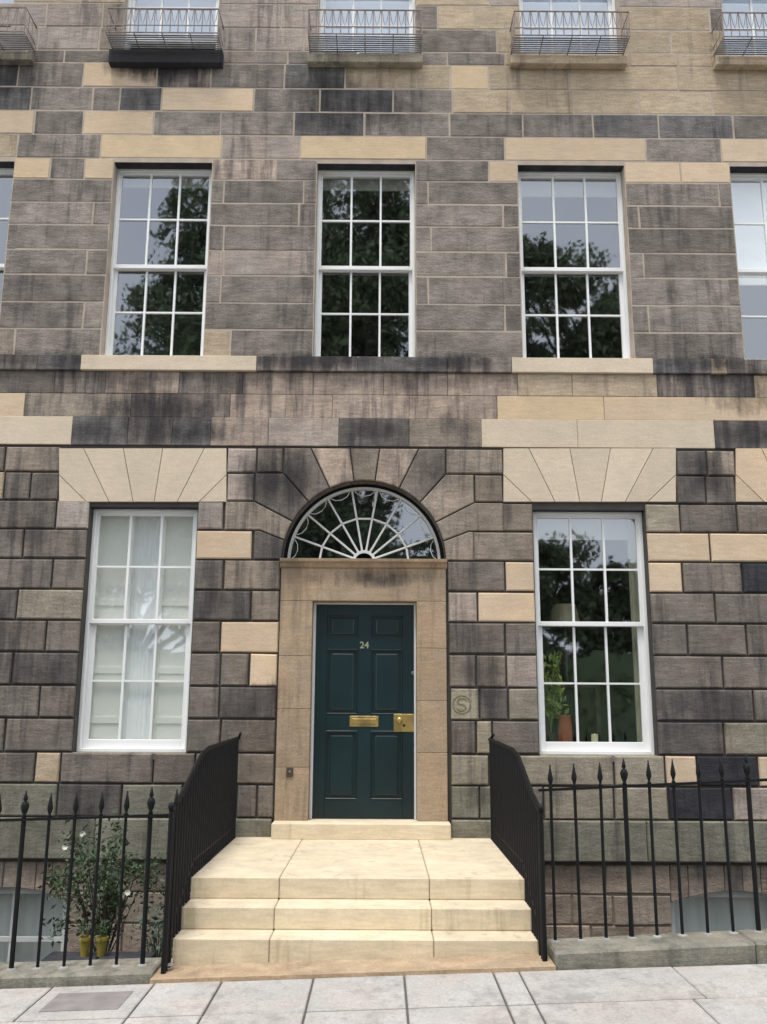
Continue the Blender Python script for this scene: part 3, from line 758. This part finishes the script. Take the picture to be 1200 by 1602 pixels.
# white timber frame
m = MB(); yd = D+.07
m.bbox(ox0+.001, ox0+.028, yd, yd+.1, oz0+.002, oz1-.002); m.bbox(ox1-.022, ox1-.001, yd, yd+.1, oz0+.002, oz1-.002)
m.bbox(ox0+.028, ox1-.022, yd+.01, yd+.1, oz1-.02, oz1-.002)
m.build('door_frame', simple('off_white_frame_paint', (.62, .63, .64), .45), door_s)
# the door leaf: six raised panels
door = H(empty('door')); y = D+.115
lx0, lx1, lz0, lz1 = ox0+.029, ox1-.022, oz0+.004, oz1-.02
LW = lx1-lx0; LH = lz1-lz0
m = MB(); m.box(lx0, lx1, y+.02, y+.055, lz0, lz1)
cuts = [0.0, .082, .400, .475, .790, .842, .948, 1.0]        # bottom rail, low panel, lock rail, mid panel, rail, top panel, rail
xs_ = [0, .125, .435, .565, .875, 1.0]
X = lambda f: lx0+LW*f
Zf = lambda f: lz0+LH*f
m.bbox(X(0), X(.115), y, y+.021, lz0, lz1, .002); m.bbox(X(.885), X(1), y, y+.021, lz0, lz1, .002)
m.bbox(X(.435), X(.565), y+.0005, y+.021, Zf(.085), Zf(.995), .002)
for a, b in ((0, .085), (.40, .475), (.785, .84), (.945, 1.0)):
    m.bbox(X(.115), X(.885), y+.001, y+.021, Zf(a), Zf(b), .002)
m.build('leaf', M_DOOR, door)
for xa, xb in ((.115, .435), (.565, .885)):
    for za, zb in ((.085, .40), (.475, .785), (.84, .945)):
        q = MB(); a, b, c, d = X(xa), X(xb), Zf(za), Zf(zb)
        # bolection moulding ring and fielded centre
        e = .014
        for (p0, p1, r0, r1) in ((a, b, c, c+e), (a, b, d-e, d), (a, a+e, c+e, d-e), (b-e, b, c+e, d-e)):
            q.bbox(p0, p1, y-.004, y+.019, r0, r1, .005)
        q.bbox(a+.045, b-.045, y+.004, y+.0195, c+.045 if d-c > .25 else c+.035, d-.045 if d-c > .25 else d-.035, .011)
        q.build('panel', M_DOOR, door)
def dpx(x, y_): return W(x, y_, D+.1)
# letterbox
(a, zt_), (b, zb_) = dpx(547, 1120), dpx(592, 1137)
m = MB().bbox(a, b, y-.008, y+.002, zb_, zt_, .003); m.bbox(a+.022, b-.022, y-.014, y-.006, zb_+.028, zt_-.026, .003)
m.build('letterbox', M_BRASS, door)
# brass lock plate with knob and keyhole
(a, zt_), (b, zb_) = dpx(616, 1117), dpx(651, 1145)
MB().bbox(a, lx1-.001, y-.007, y+.002, zb_, zt_, .003).build('lock_plate', M_BRASS, door)
m = MB().lathe([(.012, 0), (.012, .03), (.026, .04), (.032, .055), (.026, .07), (.008, .076)], n=16)
m.v = [(a+.055+x, y-.006-z_, zb_+.11+y_) for x, y_, z_ in m.v]; m.build('knob', M_BRASS, door, smooth=True)
m = MB().lathe([(.012, 0), (.012, .004), (.004, .004)], n=10)
m.v = [(a+.10+x, y-.007-z_, zb_+.06+y_) for x, y_, z_ in m.v]; m.build('keyhole', M_IRON, door)
# upper cylinder lock
cx_, cz_ = dpx(646, 1053)
m = MB().lathe([(.017, 0), (.017, .008), (.012, .012)], n=14); m.v = [(cx_+x, y-z_, cz_+y_) for x, y_, z_ in m.v]; m.build('cylinder_lock', M_GREY_PL, door)
# number
cu = bpy.data.curves.new('n', 'FONT'); cu.body = '24'; cu.size = .092; cu.extrude = .004; cu.align_x = 'CENTER'; cu.offset = .0015
to = bpy.data.objects.new('n', cu); COL.objects.link(to); bpy.context.view_layer.update()
me = bpy.data.meshes.new_from_object(to.evaluated_get(bpy.context.evaluated_depsgraph_get())); bpy.data.objects.remove(to)
me.name = 'door_number'; me.transform(Matrix.Rotation(math.radians(90), 4, 'X'))
nx, nz_ = dpx(570, 1014)
me.transform(Matrix.Translation((nx, y-.006, nz_)))
me.materials.clear(); me.materials.append(simple('pale_brass_number', (.34, .36, .24), .5, metal=.3))
no = bpy.data.objects.new('door_number', me); COL.objects.link(no); no.parent = door
# bell push on the left jamb
bx, bz_ = W(454, 1207)
MB().bbox(bx-.032, bx+.032, yS-.012, yS+.001, bz_-.045, bz_+.045, .004).build('bell_plate', simple('dark_bell_plate', (.09, .07, .06), .5, metal=.4), door_s)
m = MB().lathe([(.013, 0), (.013, .006), (.006, .009)], n=12); m.v = [(bx+x, yS-.012-z_, bz_+y_) for x, y_, z_ in m.v]; m.build('bell_push', M_GREY_PL, door_s)

# fanlight
fan = H(empty('fanlight')); yF = D+.15; R0 = AR-.004; czf = WZ(876)+.0
def fp(deg, r, y_=None): a = math.radians(deg); return (ACX+R0*r*math.cos(a), y_ or yF, czf+R0*r*math.sin(a))
m = MB(); n = 40
def ringband(m, r0, r1, y0, y1, n=40):
    b = len(m.v)
    for i in range(n+1):
        a = 180*i/n
        for r, yy in ((r0, y0), (r1, y0), (r1, y1), (r0, y1)): m.v.append(fp(a, r, yy))
    for i in range(n):
        for k in range(4): p = b+4*i+k; q = b+4*i+(k+1) % 4; m.f.append((p, q, q+4, p+4))
ringband(m, .925, .955, yF-.03, yF+.02); m.bbox(ACX-R0, ACX+R0, yF-.05, yF+.03, czf+.001, czf+.03, .003)
m.build('frame', M_WHITE2, fan)
m = MB(); ringband(m, .955, 1.0, yF-.02, yF+.05); m.build('dark_surround', M_IRON, fan)
for k in range(1, 9):
    a = 20*k; MB().tube([fp(a, .14), fp(a, .93)], .0105, 6).build('glazing_bar', M_WHITE2, fan)
m = MB()
for k in range(9):
    a0, a1 = 20*k, 20*k+20; m.tube([fp(a0, .56), fp(a1, .56)], .0105, 6)
m.build('glazing_ring', M_WHITE2, fan)
m = MB()
for k in range(9):
    a0 = 20*k; m.tube([fp(a0+2, .915), fp(a0+5, .865), fp(a0+10, .845), fp(a0+15, .865), fp(a0+18, .915)], .0042, 5)
m.build('festoon', M_WHITE2, fan)
m = MB(); ringband(m, .115, .15, yF-.015, yF+.01, 12); m.build('hub', M_WHITE2, fan)
for k in range(9):
    m = MB(); a0 = 20*k; pts = [fp(a0, .14), fp(a0, .94), fp(a0+7, .94), fp(a0+13, .94), fp(a0+20, .94), fp(a0+20, .14)]
    j = random.uniform(-.004, .004); m.v = [(p[0], yF+.004+(p[2]-czf)*j, p[2]) for p in pts]; m.f = [tuple(range(6))]; m.build('pane', M_GLASS, fan)
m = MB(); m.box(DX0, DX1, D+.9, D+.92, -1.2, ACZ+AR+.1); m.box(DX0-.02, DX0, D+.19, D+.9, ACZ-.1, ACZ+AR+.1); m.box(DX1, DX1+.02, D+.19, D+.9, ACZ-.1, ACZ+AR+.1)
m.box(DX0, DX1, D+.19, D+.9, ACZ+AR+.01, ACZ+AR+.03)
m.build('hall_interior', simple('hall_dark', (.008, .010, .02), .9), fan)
# lamp hanging in the hall behind the fanlight head
m = MB().lathe([(.02, .0), (.05, .02), (.06, .07), (.03, .10), (.01, .11)], c=(ACX-.02, D+.35, ACZ+AR-.16), n=12); m.build('hall_lamp', simple('dull_lamp', (.10, .10, .09), .5), fan)
# soffit of the arch: plain ring of stone returning to the frame
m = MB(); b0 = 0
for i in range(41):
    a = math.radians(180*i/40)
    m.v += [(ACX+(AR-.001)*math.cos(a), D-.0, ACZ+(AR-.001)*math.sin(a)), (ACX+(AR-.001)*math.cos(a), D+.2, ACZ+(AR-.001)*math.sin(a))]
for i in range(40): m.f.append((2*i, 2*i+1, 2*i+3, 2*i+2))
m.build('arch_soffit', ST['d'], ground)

# carved round mark on the pale block right of the door
plx, plz = W(722, 1102); m = MB()
def ringt(m, cx, cz, r, t, y_): m.tube([(cx+r*math.cos(i*math.pi/10), y_, cz+r*math.sin(i*math.pi/10)) for i in range(21)], t, 5, cap=False)
ringt(m, plx, plz, .085, .006, D-.025)
pts = [(.045, .038), (.02, .058), (-.02, .055), (-.042, .03), (-.028, .008), (.0, 0), (.028, -.010), (.042, -.032), (.02, -.056), (-.02, -.058), (-.045, -.038)]
m.tube([(plx+a, D-.025, plz+b) for a, b in pts], .0065, 5)
m.build('carved_mark', simple('mark_brown', (.20, .165, .09), .9), ground)

# ------------------------------------------------------------------ steps
steps = empty('entrance_steps', (0, 6.4, -1.62)); tag(steps, 'three pale sandstone steps and landing leading up to the dark teal door', 'steps')
def S(o): o.parent = steps; o.matrix_parent_inverse = Matrix.Translation((0, -6.4, 1.62)); return o
SX0, SX1 = -1.335, 1.03
j1, j2 = WX(437, 1372, 6.9), WX(672, 1372, 6.9)
zL = -1.188
def blk(x0, x1, y0, y1, z0, z1, mat=M_STEP, name='step_stone', c=.007, g=.002): return S(MB().bbox(x0+g, x1-g, y0, y1, z0, z1, c).build(name, mat))
zr_ = [zL, -1.332, -1.474]
yr = [6.905, 6.63, 6.385]
for i, (zt_, yf) in enumerate(zip(zr_, yr)):
    zb_ = (zr_+[-1.66])[i+1]; back = (8.99, 6.9, 6.63)[i]
    for a, b in ((SX0, j1), (j1, j2), (j2, SX1)):
        blk(a, b, yf, back+(.0 if i == 0 else .02), zb_-(.0 if i < 2 else .05), zt_, name='landing_slab' if i == 0 else 'step_stone')
m = slope_box(-1.40, 1.085, 6.08, 6.40, .022, -.2); S(m.build('base_slab', M_STEP_B))
m = slope_box(-1.40, 1.085, 6.38, 6.60, .015, -.2); S(m.build('base_slab', M_STEP_B))
# flank walls of the steps going down into the area
for s, x in ((0, SX0+.02), (1, SX1-.02-.2)):
    for k in range(9):
        z1 = zL-.20-k*.3; y0 = 6.45 if k > 0 else 6.95
        nb = 4; L_ = (8.98-y0)/nb
        for q in range(nb): S(MB().bbox(x, x+.2, y0+q*L_+.004, y0+(q+1)*L_-.004, z1-.292, z1, .006).build('flank_stone', ST[random.choice('mrG')]))

# ------------------------------------------------------------------ low kerb walls under the railings
def plinth(name, label, xa, xb, zf, zb_):
    """zf(x): height of the coping top"""
    root = empty(name, (0.5*(xa+xb), 6.28, zf(.5*(xa+xb))-.2)); tag(root, label, 'low wall', 'low stone kerb walls carrying the railings')
    loc = root.location.copy(); x = xa
    while x < xb-.05:
        x2 = min(x+1.25, xb)
        if xb-x2 < .4: x2 = xb
        m = MB().bbox(x+.002, x2-.002, 6.12, 6.47, 0, 1, .012)
        lo = -.5
        m.v = [(a, b, zf(a)+(c-1)*.5 if c > .5 else zf(a)+lo+c*.5) for a, b, c in [(v[0], v[1], 1 if v[2] > .9999 else (1-.012*2 if v[2] > .5 else v[2])) for v in m.v]]
        o_ = m.build('coping_stone', M_KERB, root); o_.matrix_parent_inverse = Matrix.Translation(-loc); x = x2
    m = MB().box(xa, xb, 6.16, 6.44, -4.2, -1.9); o_ = m.build('retaining_wall', ST['G'], root); o_.matrix_parent_inverse = Matrix.Translation(-loc)
    return root
LZ = lambda x: -1.606+.035*(x+1.39)
RZ = lambda x: -1.485+.049*(x-1.09)
plinth('kerb_wall', 'low grey stone kerb under the railings left of the steps', -6.3, -1.40, LZ, 0)
plinth('kerb_wall', 'low grey stone kerb under the railings right of the steps', 1.09, 6.3, RZ, 0)

# ------------------------------------------------------------------ railings
def spear_mesh(big=False):
    m = MB()
    if big: prof = [(.010, 0), (.020, .012), (.012, .022), (.026, .05), (.032, .075), (.024, .095), (.010, .105), (.018, .115), (.014, .13), (.004, .165)]
    else: prof = [(.009, 0), (.018, .010), (.009, .020), (.013, .035), (.022, .055), (.020, .075), (.012, .105), (.003, .15)]
    return m.lathe([(a*.85, b*1.08) for a, b in prof], n=8)
def railing(label, xs, y, zf, h, name='area_railing'):
    xm = .5*(xs[0]+xs[-1]); root = empty(name, (xm, y, zf(xm))); tag(root, label, 'railing', 'black cast iron area railings')
    inv = Matrix.Translation(-root.location)
    bm_, bb, sp, sb = None, None, None, None
    for i, x in enumerate(xs):
        big = (i % 5 == 3)
        src = bb if big else bm_
        z0 = zf(x)-.01
        if src is None:
            src = MB().tube([(0, 0, 0), (0, 0, h+.010)], .016 if big else .0105, 8).build('bar', M_IRON, root)
            f_ = spear_mesh(big).build('finial', M_IRON, src, smooth=True); f_.location = (0, 0, h+.012)
            src.matrix_parent_inverse = inv; src.location = (x, y, z0)
            if big: bb = src; sb = f_
            else: bm_ = src; sp = f_
        else:
            c = src.copy(); COL.objects.link(c); c.location = (x, y, z0); c.rotation_euler = (random.uniform(-.006, .006), random.uniform(-.006, .006), random.uniform(0, 3))
            f_ = (sb if big else sp).copy(); COL.objects.link(f_); f_.parent = c
    def rail(dz, w, t, nm):
        a, b = xs[0]-.08, xs[-1]+.0
        m = MB().box(a, b, y-w, y+w, 0, 1)
        m.v = [(p[0], p[1], zf(p[0])+dz+(t if p[2] > .5 else -t)) for p in m.v]
        o_ = m.build(nm, M_IRON, root); o_.matrix_parent_inverse = inv
    rail(h, .018, .008, 'top_rail')
    lm = MB()
    for x in xs: lm.lathe([(.034, -.004), (.030, .004), (.016, .009)], c=(x, y, zf(x)), n=9)
    o_ = lm.build('lead_sockets', simple('old_lead', (.30, .30, .29), .6, bump=.2, var=.2), root); o_.matrix_parent_inverse = inv
    return root
SP = .1655
lx = [-1.333-SP*i for i in range(0, 30)][::-1]
rx = [1.142+SP*i for i in range(0, 31)]
LH_ = .905; RH_ = .945
railing('black iron railing with spear finials along the area left of the steps', lx[:-0 or None], 6.285, LZ, LH_)
railing('black iron railing with spear finials along the area right of the steps', rx, 6.39, RZ, RH_)

def stair_rail(label, X, zc, ystart):
    root = empty('stair_railing', (X, 7.6, zL)); tag(root, label, 'railing', 'black iron railings flanking the entrance steps')
    inv = Matrix.Translation(-root.location)
    prof = [(8.97, -.30), (7.45, -.325), (7.2, -.35), (6.95, -.43), (6.55, -.575), (6.2, -.665)]
    prof = [(a, b+zc) for a, b in prof]
    def hz(y):
        for (a, b), (c, d) in zip(prof[:-1], prof[1:]):
            if c <= y <= a: return b+(d-b)*(a-y)/(a-c)
        return prof[-1][1]
    def footz(y): return zL if y > 6.91 else (-1.332 if y > 6.635 else (-1.474 if y > 6.39 else GZ(X)+.02))
    m = MB().tube([(X, a, b) for a, b in prof], .017, 8); o_ = m.build('handrail', M_IRON, root); o_.matrix_parent_inverse = inv
    y = 8.9; n = 0
    while y > 6.2:
        thick = .0155
        o_ = MB().tube([(X, y, footz(y)-.005), (X, y, hz(y)-.005)], thick, 8).build('bar', M_IRON, root); o_.matrix_parent_inverse = inv
        y -= .088
    for yy in (6.21,):
        o_ = MB().tube([(X, yy, footz(yy)-.01), (X, yy, hz(yy)+.0)], .017, 8).build('newel', M_IRON, root); o_.matrix_parent_inverse = inv
        f_ = MB().lathe([(.012, 0), (.022, .01), (.026, .028), (.016, .045), (.004, .05)], c=(X, yy, hz(yy)), n=10).build('finial', M_IRON, root, smooth=True); f_.matrix_parent_inverse = inv
    # flat lower rail between the bars, following the stair
    m = MB().tube([(X, 8.97, zL+.10), (X, 6.98, zL+.10), (X, 6.45, zL-.16)], .012, 6); o_ = m.build('lower_rail', M_IRON, root); o_.matrix_parent_inverse = inv
    # wall bracket scroll
    m = MB().tube([(X, 8.99, -.30+zc), (X+.02, 8.93, -.27+zc), (X+.03, 8.9, -.25+zc)], .012, 6); o_ = m.build('bracket', M_IRON, root); o_.matrix_parent_inverse = inv
stair_rail('black iron handrail with close bars up the left edge of the steps', SX0+.0-.012, 0, 0)
stair_rail('black iron handrail with close bars up the right edge of the steps', SX1+.010, 0, 0)

# ------------------------------------------------------------------ plants and things
def leaves(m, n, sampler, size, flat=.0):
    for _ in range(n):
        p = Vector(sampler()); s = size*random.uniform(.6, 1.3)
        d = Vector((random.gauss(0, 1), random.gauss(0, 1), random.gauss(0, 1)*.7)).normalized()
        a = d.orthogonal().normalized(); a = Matrix.Rotation(random.uniform(0, 6.28), 3, d) @ a; b = d.cross(a)
        k = len(m.v)
        m.v += [tuple(p-a*s), tuple(p+b*s*.42+d*s*.1), tuple(p+a*s), tuple(p-b*s*.42+d*s*.1)]; m.f.append((k, k+1, k+2, k+3))
# rose bush in the basement area, left
ledge = empty('stone_ledge', (-2.2, 7.42, -4.2)); tag(ledge, 'stone ledge in the basement area below the rose bush', 'ledge')
for k in range(2):
    for q in range(5):
        o_ = MB().bbox(-2.5+k*.4+.004, -2.5+(k+1)*.4-.004, 7.30, 7.56, -4.2+q*.472+.003, -4.2+(q+1)*.472, .01).build('stone', ST['D'], ledge); o_.matrix_parent_inverse = Matrix.Translation((2.2, -7.42, 4.2))
rb = empty('rose_bush', (-2.22, 7.95, -1.84)); tag(rb, 'leggy rose bush with small white flowers behind the left railing', 'rose bush')
inv = Matrix.Translation((2.22, -7.95, 1.84))
MB().lathe([(.13, 0), (.17, .22), (.18, .24), (.16, .24)], c=(-2.22, 7.95, -2.3), n=16).build('planter', M_DARKP, rb).matrix_parent_inverse = inv
m = MB(); tips = []
for i in range(22):
    tx, ty, tz = random.uniform(-2.75, -1.62), random.uniform(7.6, 8.3), random.uniform(-1.65, -.98)
    if i == 0: tx, tz = -2.45, -.98
    if abs(tx+2.2) > .33: tz -= .22
    mid = ((tx-2.22)/2+.0, (ty+7.95)/2, -1.6+(tz+1.6)*.6)
    m.tube([(-2.22, 7.95, -2.1), mid, (tx, ty, tz)], .008, 5, r2=.003); tips.append(((-2.22, 7.95, -1.9), mid, (tx, ty, tz)))
m.build('stems', M_BARK, rb).matrix_parent_inverse = inv
def rs():
    a, b, c = random.choice(tips); t = random.random()**.6
    p = Vector(b).lerp(Vector(c), t) if random.random() < .8 else Vector(a).lerp(Vector(b), t)
    return p+Vector((random.gauss(0, .055), random.gauss(0, .06), random.gauss(0, .055)))
m = MB(); leaves(m, 2300, rs, .025)
o_ = m.build('leaves', M_ROSE, rb); o_.matrix_parent_inverse = inv; o_['kind'] = 'stuff'
for (px, py) in ((130, 1305), (102, 1325), (200, 1396)):
    x, z_ = W(px, py, 7.75); m = MB()
    for k in range(7):
        a = k*.9; d = Vector((math.cos(a), -.35, math.sin(a))).normalized()*.024
        q = len(m.v); c = Vector((x, 7.75, z_)); s_ = Vector((-math.sin(a), 0, math.cos(a)))*.014
        m.v += [tuple(c), tuple(c+d*.7+s_), tuple(c+d*1.1), tuple(c+d*.7-s_)]; m.f.append((q, q+1, q+2, q+3))
    m.build('flower', M_PETAL, rb).matrix_parent_inverse = inv
st = empty('planter_stand', (-2.0, 7.95, -4.2)); tag(st, 'squared stone pier in the area carrying the rose planter', 'pier')
for q in range(4): MB().bbox(-.62, .42, -.28, .3, q*.475, (q+1)*.475-.004, .01).build('stone', ST['m'], st)
# yellow pots with small plants
for k, (px, lab) in enumerate(((133, 'left of the two small yellow pots behind the left railing'), (159, 'right of the two small yellow pots behind the left railing'))):
    x, z_ = W(px, 1478, 7.42); r = .043
    o_ = MB().lathe([(r*.62, 0), (r*.95, .11), (r*1.12, .112), (r*1.12, .135), (r*.95, .135), (r*.9, .12)], c=(0, 0, 0), n=16).build('flower_pot', M_YEL, smooth=False)
    o_.location = (x, 7.42, -1.84); tag(o_, lab, 'flower pot', 'yellow flower pots')
    lf = MB(); leaves(lf, 60, lambda: (random.gauss(0, .04), random.gauss(0, .04), .14+random.random()*.10), .022)
    lf.build('leaves', M_ROSE, o_)['kind'] = 'stuff'
# fern low at the right of the bush
fb = empty('leafy_plant', (-1.72, 7.7, -2.0)); tag(fb, 'low bluish green plant beside the steps behind the left railing', 'plant')
m = MB()
for i in range(9):
    a = i*.7; tip = (.16*math.cos(a), .16*math.sin(a), .28+.12*random.random()); m.tube([(0, 0, 0), (tip[0]*.4, tip[1]*.4, tip[2]*.7), tip], .005, 5, r2=.002)
m.build('stems', M_ROSE, fb)
m = MB(); leaves(m, 420, lambda: (random.gauss(0, .09), random.gauss(0, .09), random.uniform(.05, .48)), .022); m.build('leaves', leaf_mat('blue_green_leaves', (.03, .06, .04), (.09, .15, .11)), fb)['kind'] = 'stuff'

# things on the board of the right window
yb_ = D+.34; zb_ = OP[12][2]+.0705
x, _ = W(930, 1150, yb_)
cdl = MB().lathe([(.033, 0), (.034, .002), (.034, .115), (.028, .118), (.004, .114), (.003, .128), (.001, .129)], n=20).build('candle', M_CREAM, smooth=False); cdl.location = (x, yb_, zb_)
tag(cdl, 'short cream candle standing inside the right ground floor window', 'candle')
x, _ = W(884, 1140, yb_)
vs = MB().lathe([(.05, 0), (.066, .04), (.070, .14), (.062, .24), (.055, .285), (.062, .30), (.056, .30), (.05, .27)], n=24).build('vase', M_TERRA, smooth=True); vs.location = (x, yb_, zb_)
tag(vs, 'tall terracotta vase inside the right ground floor window', 'vase')
hp = empty('houseplant', (WX(862, 1140, D+.46), D+.46, zb_)); tag(hp, 'bright yellow green houseplant behind the left panes of the right window', 'houseplant')
MB().lathe([(.055, 0), (.075, .13), (.07, .13)], n=16).build('pot', M_DARKP, hp)
m = MB(); st_ = []
for i in range(12):
    a = random.uniform(0, 6.28); t_ = (.10*math.cos(a), .08*math.sin(a), random.uniform(.4, .95)); m.tube([(0, 0, .12), (t_[0]*.3, t_[1]*.3, t_[2]*.6), t_], .004, 5); st_.append(t_)
m.build('stems', M_HOUSEP, hp)
def hs():
    t_ = random.choice(st_); f_ = random.uniform(.45, 1); return (t_[0]*f_+random.gauss(0, .035), t_[1]*f_+random.gauss(0, .03), t_[2]*f_)
m = MB(); leaves(m, 420, hs, .042); m.build('leaves', M_HOUSEP, hp)['kind'] = 'stuff'
x, z_ = W(883, 962, D+1.0)
ls = empty('table_lamp', (x, D+1.0, z_-.75)); tag(ls, 'pale wide lampshade inside the right ground floor window', 'lamp')
MB().lathe([(.10, 0), (.10, .02), (.02, .03), (.035, .2), (.05, .35), (.02, .5), (.012, .72)], n=16).build('lamp_base', M_GREY_PL, ls, smooth=True)
MB().lathe([(.17, .66), (.125, .86), (.12, .86), (.165, .66)], n=24).build('lamp_shade', M_CREAM, ls, smooth=False)
tb = empty('side_table', (x, D+1.0, OP[12][2]-.5)); tag(tb, 'dark side table under the lamp in the right window', 'table')
zt_ = z_-.75-(OP[12][2]-.5)
MB().bbox(-.3, .3, -.25, .25, zt_-.03, zt_).build('table_top', M_BARK, tb)
for sx in (-.27, .27):
    for sy_ in (-.22, .22): MB().box(sx-.02, sx+.02, sy_-.02, sy_+.02, 0, zt_-.03).build('leg', M_BARK, tb)

# ------------------------------------------------------------------ gardens across the road, seen in the glass
def tree(label, x, y, trunk_h, blobs, n, size):
    z0 = GZ(x)-.05; root = empty('tree', (x, y, z0)); tag(root, label, 'tree', 'garden trees across the road')
    m = MB(); m.tube([(0, 0, 0), (.1, 0, trunk_h*.5), (-.1, .1, trunk_h)], .38, 10, r2=.22)
    for (bx, by, bz_, br) in blobs:
        m.tube([(0, 0, trunk_h*.8), (bx*.45, by*.45, trunk_h+(bz_-trunk_h)*.45), (bx, by, bz_)], .16, 6, r2=.04)
    m.build('trunk', M_BARK, root)
    V = []; rnd = np.random.default_rng(int(abs(x*100))+3)
    wts = np.array([b[3]**2 for b in blobs]); wts /= wts.sum(); cnt = (wts*n).astype(int)
    vs_ = []
    for (bx, by, bz_, br), c in zip(blobs, cnt):
        # clumps inside each mass leave gaps between them
        ncl = max(8, int(c/70)); dcl = rnd.normal(size=(ncl, 3)); dcl /= np.linalg.norm(dcl, axis=1)[:, None]
        cl = np.array([bx, by, bz_])+dcl*br*(rnd.random((ncl, 1))**.5)*[1, 1, .85]
        pick = rnd.integers(0, ncl, c); p = cl[pick]+rnd.normal(size=(c, 3))*br*.14
        d = rnd.normal(size=(c, 3)); d /= np.linalg.norm(d, axis=1)[:, None]
        e = rnd.normal(size=(c, 3)); e -= (e*d).sum(1)[:, None]*d; e /= np.linalg.norm(e, axis=1)[:, None]
        f = np.cross(d, e); s = size*rnd.uniform(.6, 1.3, (c, 1))
        q = np.stack([p-e*s, p+f*s*.5, p+e*s, p-f*s*.5], 1); vs_.append(q.reshape(-1, 3))
    A = np.concatenate(vs_); me = bpy.data.meshes.new('crown'); k = len(A)//4
    me.from_pydata(A.tolist(), [], np.arange(len(A)).reshape(-1, 4).tolist()); me.materials.append(M_LEAF)
    o_ = bpy.data.objects.new('crown', me); COL.objects.link(o_); o_.parent = root
def blobs(cx, cz, rx, rz, n, r, seed):
    rr = random.Random(seed); out_ = []
    for _ in range(n):
        a, b = rr.uniform(0, 6.28), rr.uniform(-1, 1); q = rr.random()**.4
        out_.append((cx+rx*q*math.cos(a)*math.sqrt(1-b*b), rx*.7*q*math.sin(a)*math.sqrt(1-b*b), cz+rz*q*b, r*rr.uniform(.7, 1.2)))
    return out_
tree('large full garden tree reflected in the middle first floor window', -1.6, -11.5, 6, blobs(-.9, 13.8, 5.6, 8.0, 40, 2.0, 1)+blobs(-4.3, 16.2, 1.5, 5.2, 16, 1.4, 2)+blobs(.9, 6.6, 3.4, 2.2, 12, 1.5, 3), 105000, .115)
tree('lower spreading garden tree reflected in the right hand first floor window', 10.2, -12.5, 6.5, blobs(-3.0, 15.0, 4.0, 2.6, 18, 1.2, 4)+blobs(-2.6, 11.6, 4, 2.6, 16, 1.4, 5)+blobs(-5.3, 16.6, .7, 1.6, 5, .8, 6), 60000, .11)
tree('garden tree reflected low in the left first floor window', -8.8, -13.5, 3, blobs(0, 7.5, 4.0, 5.2, 24, 1.6, 8), 44000, .115)
tree('far right garden tree with thin crown', 16.5, -14, 5, blobs(0, 9.5, 3.6, 3.6, 12, 1.3, 9), 9000, .13)
tree('small multi stemmed garden tree beside the spreading tree', 9.4, -11.2, 1.2, blobs(0, 4.4, 1.9, 3.4, 12, 1.2, 12), 18000, .11)
tree('short bushy garden tree left of the spreading tree', 4.3, -11.0, 1.2, blobs(0, 4.6, 1.8, 3.2, 12, 1.2, 14), 18000, .11)
tree('low rounded garden tree in front of the spreading tree', 6.8, -10.9, 1.0, blobs(0, 3.4, 1.5, 1.8, 9, 1.0, 15), 12000, .11)
# privet hedge behind the far pavement
m = MB(); hedge = empty('hedge', (0, -10.4, -1.7)); tag(hedge, 'long clipped garden hedge across the road', 'hedge')
rnd = random.Random(5)
leaves(m, 12000, lambda: (rnd.uniform(-26, 26), rnd.uniform(-.5, .5), rnd.uniform(0, 3.6)), .12)
m.box(-26, 26, -.35, .35, 0, 3.3); m.build('foliage', M_LEAF, hedge)['kind'] = 'stuff'
